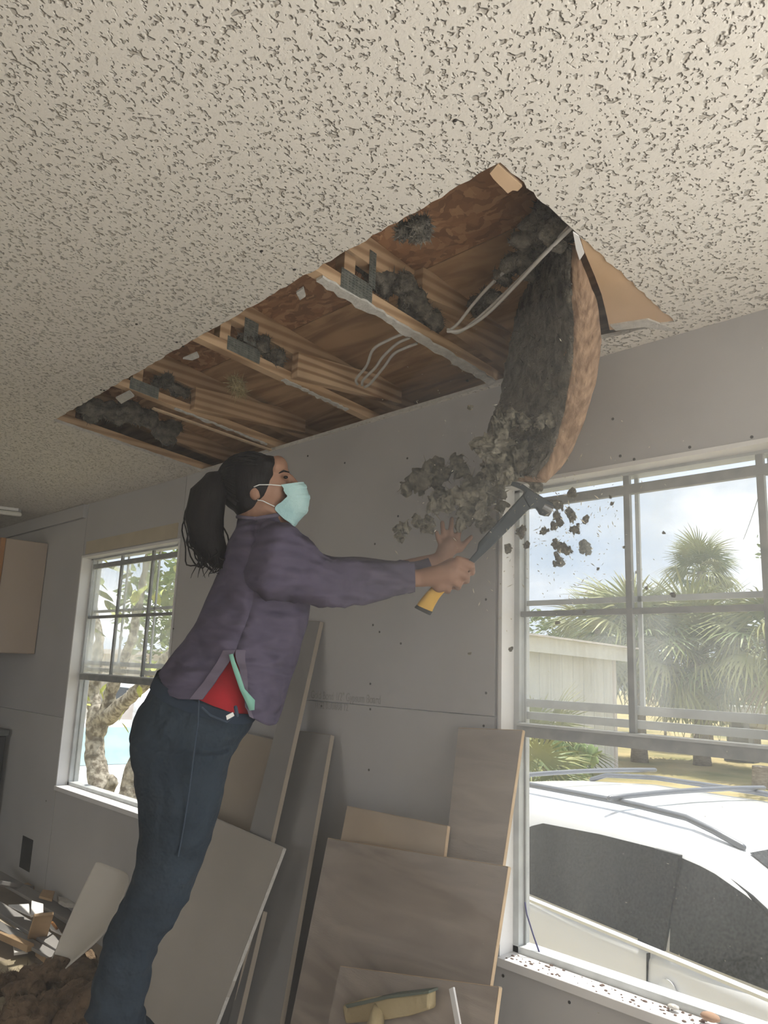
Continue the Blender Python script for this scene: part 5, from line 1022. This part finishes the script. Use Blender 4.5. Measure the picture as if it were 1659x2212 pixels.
def fibres(me, n, l0, l1, w0, w1, seed):
    """loose fibre ends sticking out of a mass"""
    rr = random.Random(seed); bm = bmesh.new(); bm.from_mesh(me); bm.normal_update(); cs = [(v.co.copy(), v.normal.copy()) for v in bm.verts]
    for k in range(n):
        v0, d = cs[rr.randrange(len(cs))]; d = (d + V((rr.gauss(0, .8), rr.gauss(0, .8), rr.gauss(0, .8)))).normalized(); s_ = d.orthogonal().normalized() * rr.uniform(w0, w1); l_ = rr.uniform(l0, l1)
        bend = V((rr.gauss(0, .3), rr.gauss(0, .3), rr.gauss(0, .3))) * l_; a = [bm.verts.new(x) for x in (v0 - s_, v0 + s_, v0 + d * l_ * .5 + bend * .4 + s_ * .7, v0 + d * l_ * .5 + bend * .4 - s_ * .7, v0 + d * l_ + bend)]
        bm.faces.new((a[0], a[1], a[2], a[3])); bm.faces.new((a[3], a[2], a[4]))
    bm.to_mesh(me); bm.free()
# heaps of torn brown insulation
def heap(name, label, cat, blobs, m, seed, vox=.009, amp=.018, group=None):
    mb = MB(); rr = random.Random(seed)
    for c, r in blobs:
        c = V(c)
        for k in range(7):
            d = V((rr.gauss(0, 1), rr.gauss(0, 1), rr.gauss(0, .6))).normalized() * r * .6; q = r * rr.uniform(.4, .7); mb.ball(c + d, q, q, q * .8, n=10, m=7)
    r_ = empty(name, V(blobs[0][0]) - V((0, 0, blobs[0][1]))); tag(r_, label, cat, group); o = fuse(mb, 'fibre_mass', m, r_, vox, 1)
    for v in o.data.vertices:
        p = v.co; v.co += V((noise.noise(p * 22), noise.noise(p * 22 + V((7, 0, 0))), noise.noise(p * 22 + V((0, 7, 0))))) * amp + V((noise.noise(p * 60), noise.noise(p * 60 + V((7, 0, 0))), noise.noise(p * 60 + V((0, 7, 0))))) * amp * .5
    fibres(o.data, 1100 if m is M_dust else 350, .005, .017 if m is M_dust else .04, .0007, .0020, seed)
    return r_
heap('insulation_heap', 'torn brown insulation heap at the bottom left', 'insulation', [((-3.4881,-0.4222,0.0500), .10), ((-3.5491,-0.3008,0.0600), .10), ((-3.4671,-0.5036,0.0400), .08), ((-3.2345,-0.4664,0.0500), .12)], M_brown, 1)
heap('insulation_heap', 'brown insulation lump just left of her shin', 'insulation', [((-3.3462,-0.2879,0.0600), .11), ((-3.1398,-0.4153,0.0500), .12), ((-3.0634,-0.3853,0.0500), .10)], M_brown, 2)
heap('insulation_heap', 'dark strip of insulation in the very corner of the floor', 'insulation', [((-3.2228,-0.6578,0.0300), .09), ((-3.2439,-0.5918,0.0300), .09), ((-3.1493,-0.5673,0.0300), .09)], M_brown, 3)
heap('insulation_heap', 'small dark rubbish lump beside the floor covering', 'insulation', [((-3.6069,-0.5453,0.0300), .06), ((-3.6011,-0.4916,0.0300), .05)], M_brown, 4)
# scraps in front of the plywood
M_foam = mat('yellow_foam', (.42, .34, .20), .8, (.56, .47, .29), 7, bump=.6, bscale=25)
fs = MB(); fc = [V(p) for p in ((-1.7024,-0.3800,0.4888), (-1.6275,-0.3800,0.5246), (-1.5257,-0.3800,0.5635), (-1.4223,-0.3800,0.6002), (-1.3905,-0.3800,0.6136), (-1.3891,-0.3800,0.5734), (-1.4592,-0.3800,0.5375), (-1.5560,-0.3800,0.4967), (-1.6864,-0.3800,0.4491))]
o = MB().prism(fc, V((0, .030, 0))).build('foam_offcut', M_foam, bevel=.006); tag(o, 'yellowish foam offcut at the bottom edge in front of the plywood', 'foam', None); 
fs.tube([(-1.5654,-0.3800,0.5130), (-1.5486,-0.4000,0.4947), (-1.5209,-0.4200,0.4622)], [.02, .024, .03], 9); fs.v = [p + V((noise.noise(p * 40), 0, noise.noise(p * 40 + V((3, 0, 0))))) * .012 for p in fs.v]; o2 = fs.build('foam_drip', M_foam, None, smooth=True); bpy.context.view_layer.update(); o2.data.transform(Matrix.Translation(o2.location - o.location)); o2.location = (0, 0, 0); o2.parent = o
o3 = MB().prism([V(p) for p in ((-1.6841,-0.3850,0.4967), (-1.5209,-0.3850,0.5682), (-1.3861,-0.3850,0.6181), (-1.3858,-0.3850,0.6121), (-1.5205,-0.3850,0.5609), (-1.6745,-0.3850,0.4918))], V((0, .034, 0))).build('green_skin', mat('dusty_green_skin', (.16, .18, .15), .9), None); bpy.context.view_layer.update(); o3.data.transform(Matrix.Translation(o3.location - o.location)); o3.location = (0, 0, 0); o3.parent = o
o = MB().bar((-1.3342,-0.3600,0.6335), (-0.9437,-0.5550,0.0000), .006, .016, (0, 1, 0)).build('metal_strip', M_white, bevel=.001); tag(o, 'thin white metal strip standing in front of the plywood', 'strip')
# bits on the sill of the right window
M_chip = mat('paint_chip', (.40, .26, .18), .8)
for i, (p, s, lb) in enumerate((((-0.8793,0.0300,0.6058), .016, 'brown shell-like chip on the right window sill'), ((-0.9713,0.0350,0.6008), .010, 'small pale chip left of the shell-like one on the sill'), ((-1.2577,0.0300,0.5837), .008, 'curled paint flake in the middle of the sill'), ((-1.3843,0.0200,0.5850), .007, 'paint flake near the jamb end of the sill'))):
    o = MB().ball(V(p) + V((0, 0, s * .5)), s * 1.5, s, s * .6, n=9, m=6).build('chip', M_chip if i != 1 else M_core, smooth=True); tag(o, lb, 'chip', 'chips on the window sill')
gt = MB(); rr = random.Random(31)
for k in range(110):
    x = rr.uniform(-1.45, -.6); y = rr.uniform(-.010, .052); s = rr.uniform(.0012, .0045); gt.ball((x, y, .5962 + s * .3), s * rr.uniform(1, 2), s, s * .5, n=5, m=4)
o = gt.build('sill_grit', mat('dark_grit', (.18, .13, .11), .9)); tag(o, 'fine grit scattered along the right window sill', 'grit', kind='stuff')
# power cord hanging outside-in at the jamb
o = MB().tube([(-1.4310,0.0720,0.7299), (-1.4245,0.0720,0.7005), (-1.4008,0.0700,0.6516), (-1.3684,0.0680,0.5921)], .0022, 6).build('thin_cord', mat('blue_cord', (.10, .10, .22), .6), smooth=True); tag(o, 'thin dark blue cord dangling inside the right window pane', 'cord')

# ------------------------------------------------------------------ roof-space insulation and cables
IG = 'grey insulation left in the opening'
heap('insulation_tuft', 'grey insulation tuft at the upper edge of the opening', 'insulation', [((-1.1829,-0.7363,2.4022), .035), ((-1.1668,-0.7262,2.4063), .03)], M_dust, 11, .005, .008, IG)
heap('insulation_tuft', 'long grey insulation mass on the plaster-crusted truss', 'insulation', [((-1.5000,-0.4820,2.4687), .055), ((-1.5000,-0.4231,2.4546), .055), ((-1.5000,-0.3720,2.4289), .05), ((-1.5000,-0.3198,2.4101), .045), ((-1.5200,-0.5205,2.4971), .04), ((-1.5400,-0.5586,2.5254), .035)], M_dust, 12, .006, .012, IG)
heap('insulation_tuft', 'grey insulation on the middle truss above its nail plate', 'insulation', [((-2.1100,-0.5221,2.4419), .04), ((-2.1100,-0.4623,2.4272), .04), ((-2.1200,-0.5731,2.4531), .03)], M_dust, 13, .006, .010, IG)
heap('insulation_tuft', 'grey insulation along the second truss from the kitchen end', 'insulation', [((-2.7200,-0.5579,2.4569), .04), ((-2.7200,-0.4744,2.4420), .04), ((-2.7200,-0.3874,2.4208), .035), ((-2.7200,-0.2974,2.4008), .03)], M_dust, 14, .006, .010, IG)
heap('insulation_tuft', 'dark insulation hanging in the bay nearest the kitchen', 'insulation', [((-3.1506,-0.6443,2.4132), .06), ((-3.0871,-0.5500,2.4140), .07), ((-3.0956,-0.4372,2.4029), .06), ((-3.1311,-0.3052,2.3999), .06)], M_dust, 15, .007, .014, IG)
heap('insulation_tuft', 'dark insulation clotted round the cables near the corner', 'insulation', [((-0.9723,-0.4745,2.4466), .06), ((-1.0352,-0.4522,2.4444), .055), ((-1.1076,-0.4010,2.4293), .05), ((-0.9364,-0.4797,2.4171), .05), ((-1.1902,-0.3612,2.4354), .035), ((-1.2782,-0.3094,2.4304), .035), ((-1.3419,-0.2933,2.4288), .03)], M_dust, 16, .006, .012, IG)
heap('insulation_tuft', 'yellowish fibre tuft dangling from the middle truss', 'insulation', [((-2.2795,-0.4918,2.3583), .022), ((-2.2917,-0.4707,2.3462), .02)], mat('yellow_fibre', (.34, .27, .14), .95, (.46, .38, .22), 30, bump=1), 17, .004, .006, IG)
CG = 'cables in the roof space'
for i, pts in enumerate((((-0.8640,-0.5350,2.3775), (-0.9751,-0.4807,2.3772), (-1.1276,-0.4037,2.3696), (-1.2738,-0.3349,2.3629), (-1.3750,-0.3148,2.3559), (-1.4244,-0.3239,2.3618)), ((-0.8900,-0.5168,2.3907), (-1.0486,-0.4333,2.3875), (-1.1826,-0.3707,2.3814), (-1.3226,-0.3159,2.3710), (-1.4091,-0.2957,2.3640), (-1.4296,-0.3182,2.3712)), ((-1.1003,-0.4212,2.4313), (-1.2315,-0.3692,2.4262), (-1.3306,-0.3279,2.4122), (-1.4042,-0.3022,2.3897), (-1.4372,-0.3055,2.3750)))):
    P = [q[0] for q in resample([[V(p)] for p in pts], 5)]; o = MB().tube(P, .0048, 8).build('cable', M_cable, smooth=True); tag(o, ['lower white cable of the long pair crossing the corner bay', 'upper white cable of the long pair crossing the corner bay', 'single white cable slanting behind the insulation clot'][i], 'cable', CG)
for i, pts in enumerate((((-1.5924,-0.3495,2.3943), (-1.6452,-0.3575,2.3871), (-1.7271,-0.3437,2.3837), (-1.8306,-0.2752,2.3770), (-1.9362,-0.2254,2.3721), (-1.9845,-0.1773,2.3774)), ((-1.5894,-0.3194,2.3913), (-1.6355,-0.3259,2.3840), (-1.7337,-0.2911,2.3786), (-1.8190,-0.2473,2.3743), (-1.9204,-0.2066,2.3703), (-1.9756,-0.1626,2.3760)), ((-1.5947,-0.2800,2.3875), (-1.6372,-0.2905,2.3805), (-1.6937,-0.2840,2.3779), (-1.7844,-0.2372,2.3733), (-1.9213,-0.1720,2.3669), (-1.9785,-0.1462,2.3743)))):
    P = [q[0] for q in resample([[V(p)] for p in pts], 5)]; o = MB().tube(P, .0048, 8).build('cable', M_cable, smooth=True); tag(o, ['leftmost of the three short cables behind the middle truss', 'middle one of the three short cables behind the middle truss', 'rightmost of the three short cables behind the middle truss'][i], 'cable', CG)
o = MB().bar((-2.7536,-0.5690,2.3518), (-2.7141,-0.0208,2.2980), .006, .018).build('splinter_strip', M_plyl); tag(o, 'pale lath strip hanging loose under the second truss', 'strip')

# ------------------------------------------------------------------ hanging batt
bt = empty('insulation_batt', (-1.1, -.3, 1.85)); tag(bt, 'brown insulation batt curling down out of the ceiling opening', 'insulation batt')
FRp = [V(p) for p in ((-0.9150,-0.4620,2.3800), (-0.9250,-0.4515,2.3161), (-0.9400,-0.4211,2.2492), (-0.9650,-0.3789,2.1756), (-1.0000,-0.3461,2.0864), (-1.0500,-0.3075,1.9983), (-1.0900,-0.2938,1.9292), (-1.1200,-0.3122,1.8750))]
FLp = [V(p) for p in ((-1.2200,-0.1534,2.6500), (-1.2800,-0.1277,2.5613), (-1.3300,-0.1106,2.4620), (-1.3700,-0.0985,2.3555), (-1.4000,-0.0951,2.2274), (-1.4100,-0.1361,2.1217), (-1.4100,-0.1702,2.0262), (-1.4000,-0.1771,1.9561))]
NRM = []
rw = []
for i in range(len(FRp)):
    a, b_ = FRp[i], FLp[i]; u = (a - b_).normalized(); dn = (FRp[min(i + 1, 7)] - FRp[max(i - 1, 0)]).normalized(); nr = u.cross(dn).normalized()
    if nr.y < 0: nr = -nr
    th_ = [.012, .034, .058, .070, .068, .060, .048, .030][i]; ctr = (a + b_) / 2; r = []
    for k in range(10): r.append(lerp(b_, a, k / 9))
    for k in range(5): r.append(a + nr * th_ * (k + 1) / 6 + u * .010 * math.sin(math.pi * (k + 1) / 6))
    for k in range(10): r.append(lerp(a, b_, k / 9) + nr * th_)
    for k in range(5): r.append(b_ + nr * th_ * (5 - k) / 6)
    rw.append(r)
rw = resample(rw, 5)
core = MB().loft(rw)
core.v = [p + V((noise.noise(V((p.x * 60, p.y * 60, p.z * 9))), noise.noise(V((p.x * 60 + 5, p.y * 60, p.z * 9))), noise.noise(p * 30))) * .003 for p in core.v]
core.build('fibre_core', mat('tan_fibreglass', (.20, .125, .08), .95, (.40, .27, .18), 70, stretch=(1, 1, .05), bump=.7, bscale=90, detail=6), bt, smooth=True)['label'] = 'tan layered fibreglass side'
sk = []
for r in rw:
    f_ = r[:10]; u = (f_[-1] - f_[0]).normalized(); sk.append([p - V((0, .008, 0)) for p in f_])
skm = MB(); fine = []
for r in resample(sk, 3):
    q = []
    for k in range(len(r) - 1): q += [lerp(r[k], r[k + 1], j / 5) for j in range(5)]
    fine.append(q + [r[-1]])
n0, n1 = len(fine), len(fine[0])
fine = [[p + V((0, -1, .2)) * (.012 * noise.noise(p * 24) + .012 * abs(noise.noise(p * 55)) - (.012 if j in (0, n1 - 1) else 0)) for j, p in enumerate(r)] for r in fine]
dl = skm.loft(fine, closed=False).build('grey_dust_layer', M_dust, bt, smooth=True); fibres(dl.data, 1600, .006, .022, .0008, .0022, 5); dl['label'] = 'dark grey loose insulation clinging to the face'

# ------------------------------------------------------------------ falling clumps
def clump_mesh(seed, nb):
    rr = random.Random(seed); mb = MB(); p = V((0, 0, 0))
    for k in range(nb):
        q = rr.uniform(.22, .5) * (1 - .4 * k / nb); mb.ball(p, q, q * rr.uniform(.7, 1), q * rr.uniform(.7, 1), n=9, m=6); p = p + V((rr.gauss(0, .36), rr.gauss(0, .3), rr.gauss(0, .33)))
        if p.length > .85: p = p * .3
    tmp = fuse(mb, 'clump', M_clump, None, .042, 1); me = tmp.data; bpy.data.objects.remove(tmp)
    for v in me.vertices:
        p = v.co; d = V((noise.noise(p * 3 + V((seed, 0, 0))), noise.noise(p * 3 + V((seed, 7, 0))), noise.noise(p * 3 + V((seed, 0, 7))))) * .40 + V((noise.noise(p * 8), noise.noise(p * 8 + V((7, 0, 0))), noise.noise(p * 8 + V((0, 7, 0))))) * .24; v.co = p + d
    fibres(me, 130, .10, .40, .012, .035, seed)
    return me
CM = [clump_mesh(s, nb) for s, nb in ((1, 6), (2, 9), (3, 5), (4, 11), (5, 7), (6, 8))]
def flying(lst, label, group, seed):
    rr = random.Random(seed)
    order = sorted(range(len(lst)), key=lambda q: (V(lst[q][0]) - CAM).dot(RIGHT) / (V(lst[q][0]) - CAM).dot(AWAY)); rank = {q: k for k, q in enumerate(order)}; NUM = 'leftmost second third fourth fifth sixth seventh eighth ninth tenth eleventh twelfth thirteenth fourteenth fifteenth sixteenth seventeenth eighteenth nineteenth twentieth'.split()
    for i, (p, r) in enumerate(lst):
        o = bpy.data.objects.new('insulation_clump', CM[rr.randrange(6)]); COL.objects.link(o); o.location = p; o.scale = (r, r * rr.uniform(.7, 1), r * rr.uniform(.7, 1)); o.rotation_euler = (rr.uniform(0, 6.28), rr.uniform(0, 6.28), rr.uniform(0, 6.28)); tag(o, label + ', ' + ('leftmost of them' if rank[i] == 0 else 'rightmost of them' if rank[i] == len(lst) - 1 else NUM[rank[i]] + ' from the left'), 'insulation', group)

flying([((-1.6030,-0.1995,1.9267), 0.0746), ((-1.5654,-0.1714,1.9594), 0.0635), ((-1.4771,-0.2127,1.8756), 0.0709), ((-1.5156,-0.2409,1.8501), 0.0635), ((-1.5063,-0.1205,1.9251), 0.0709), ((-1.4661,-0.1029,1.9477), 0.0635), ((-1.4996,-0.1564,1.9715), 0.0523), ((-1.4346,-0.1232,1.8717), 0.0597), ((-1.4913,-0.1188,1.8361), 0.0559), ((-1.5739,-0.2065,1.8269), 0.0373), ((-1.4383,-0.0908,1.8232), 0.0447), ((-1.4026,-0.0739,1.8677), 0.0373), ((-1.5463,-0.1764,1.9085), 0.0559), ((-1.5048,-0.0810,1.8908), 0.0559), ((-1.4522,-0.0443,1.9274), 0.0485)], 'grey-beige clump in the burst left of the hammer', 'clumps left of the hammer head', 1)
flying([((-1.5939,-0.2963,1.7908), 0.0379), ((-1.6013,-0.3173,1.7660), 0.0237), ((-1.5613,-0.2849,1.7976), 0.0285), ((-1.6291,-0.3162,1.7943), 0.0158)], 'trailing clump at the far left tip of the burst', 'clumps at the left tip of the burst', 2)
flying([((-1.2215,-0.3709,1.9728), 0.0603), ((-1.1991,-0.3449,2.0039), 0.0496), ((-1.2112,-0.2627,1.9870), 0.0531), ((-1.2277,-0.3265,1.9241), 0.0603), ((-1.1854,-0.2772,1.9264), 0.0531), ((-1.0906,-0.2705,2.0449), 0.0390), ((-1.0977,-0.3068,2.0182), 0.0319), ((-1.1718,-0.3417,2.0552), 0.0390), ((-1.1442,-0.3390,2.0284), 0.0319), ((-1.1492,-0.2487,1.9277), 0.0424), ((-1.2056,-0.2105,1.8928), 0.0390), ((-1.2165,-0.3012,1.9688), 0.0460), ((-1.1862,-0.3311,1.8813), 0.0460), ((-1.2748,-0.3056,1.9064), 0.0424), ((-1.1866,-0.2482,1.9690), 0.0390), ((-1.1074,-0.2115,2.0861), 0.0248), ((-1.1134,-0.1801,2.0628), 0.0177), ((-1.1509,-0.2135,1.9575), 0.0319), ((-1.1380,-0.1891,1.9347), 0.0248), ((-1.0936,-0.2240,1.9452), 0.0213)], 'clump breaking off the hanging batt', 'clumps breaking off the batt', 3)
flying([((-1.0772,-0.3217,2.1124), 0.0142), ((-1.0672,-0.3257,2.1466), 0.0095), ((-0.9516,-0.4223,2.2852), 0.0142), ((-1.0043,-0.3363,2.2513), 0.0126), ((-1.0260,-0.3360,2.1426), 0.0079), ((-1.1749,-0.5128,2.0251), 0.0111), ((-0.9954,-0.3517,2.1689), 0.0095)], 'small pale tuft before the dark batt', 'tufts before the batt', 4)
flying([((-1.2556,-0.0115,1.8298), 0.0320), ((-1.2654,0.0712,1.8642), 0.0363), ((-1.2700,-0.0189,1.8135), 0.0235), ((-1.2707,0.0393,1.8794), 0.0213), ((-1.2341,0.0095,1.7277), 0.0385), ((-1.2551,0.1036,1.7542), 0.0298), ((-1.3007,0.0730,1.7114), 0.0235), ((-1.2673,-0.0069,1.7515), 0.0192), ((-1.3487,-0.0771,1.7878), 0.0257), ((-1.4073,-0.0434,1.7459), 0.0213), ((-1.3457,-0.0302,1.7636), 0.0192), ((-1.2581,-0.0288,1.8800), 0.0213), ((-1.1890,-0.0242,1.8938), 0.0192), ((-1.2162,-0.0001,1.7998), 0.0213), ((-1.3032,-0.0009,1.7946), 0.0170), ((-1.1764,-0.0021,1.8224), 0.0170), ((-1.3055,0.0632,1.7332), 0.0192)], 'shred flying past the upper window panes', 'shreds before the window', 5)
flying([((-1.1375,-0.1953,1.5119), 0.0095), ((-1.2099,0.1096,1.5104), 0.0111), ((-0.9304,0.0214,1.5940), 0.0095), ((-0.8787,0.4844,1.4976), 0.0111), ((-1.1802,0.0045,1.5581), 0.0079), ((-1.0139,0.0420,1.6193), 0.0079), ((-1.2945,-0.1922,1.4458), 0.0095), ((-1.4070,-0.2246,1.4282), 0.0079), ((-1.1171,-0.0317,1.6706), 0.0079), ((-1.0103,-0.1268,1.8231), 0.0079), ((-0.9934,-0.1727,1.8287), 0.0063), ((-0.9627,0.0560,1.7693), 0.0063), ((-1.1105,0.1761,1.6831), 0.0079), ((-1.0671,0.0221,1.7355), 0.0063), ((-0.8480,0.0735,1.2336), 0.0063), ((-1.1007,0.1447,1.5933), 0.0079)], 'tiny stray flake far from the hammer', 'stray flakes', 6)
# fine specks of dust and fibre in the air
spk = MB(); rr = random.Random(17)
def speck(p, s):
    if p.y > -.03: return
    a = V((rr.uniform(-1, 1), rr.uniform(-1, 1), rr.uniform(-1, 1))).normalized(); b_ = a.orthogonal().normalized(); c = a.cross(b_); l = s * rr.choice((1, 1.2, 3.0))
    spk.add([p - a * l, p + b_ * s * .5, p + c * s * .5, p - b_ * s * .5, p + a * l], [(0, 1, 2), (0, 2, 3), (0, 3, 1), (4, 2, 1), (4, 3, 2), (4, 1, 3)])
for k in range(620):
    t = rr.uniform(0, 1); q = V((-1.2480,-0.0469,1.8369)) + RIGHT * rr.gauss(.06, .13) + UP * rr.gauss(-.06, .13) + AWAY * rr.uniform(-.25, .06); speck(q, rr.uniform(.0010, .0038))
for k in range(260):
    q = V((-1.3273,-0.2394,1.9619)) + RIGHT * rr.gauss(0, .16) + UP * rr.gauss(0, .18) + AWAY * rr.uniform(-.25, .1); speck(q, rr.uniform(.0008, .0022))
for k in range(160):
    q = V((-0.9824,-0.1411,1.3386)) + RIGHT * rr.gauss(0, .25) + UP * rr.gauss(0, .45) + AWAY * rr.uniform(-.6, .0); speck(q, rr.uniform(.0006, .0014))
o = spk.build('airborne_specks', M_clump); tag(o, 'cloud of tiny fibre specks in the air around the hammer', 'dust', kind='stuff')

# ------------------------------------------------------------------ dust hanging in the room air, thicker where the insulation comes down
def haze(name, b, dens, label):
    o = b.build(name, None); m = bpy.data.materials.new(name); m.use_nodes = True; t = m.node_tree; t.nodes.clear()
    vo = t.nodes.new('ShaderNodeVolumeScatter'); vo.inputs['Density'].default_value = dens; vo.inputs['Anisotropy'].default_value = .35; vo.inputs['Color'].default_value = (.95, .97, 1, 1)
    ou = t.nodes.new('ShaderNodeOutputMaterial'); t.links.new(vo.outputs[0], ou.inputs['Volume']); o.data.materials.append(m); tag(o, label, 'haze', kind='stuff')
haze('dust_haze', MB().prism([V((XW, YS, .001)), V((XW, -.002, .001)), V((XW, -.002, ZC)), V((XW, YS, cz(YS)))], (XE - XW, 0, 0)), .019, 'thin dust haze filling the room air')
haze('dust_cloud', MB().ball((-.98, -.40, 1.55), .85, .385, .72, n=40, m=24), .20, 'cloud of fine dust drifting in front of the right window')
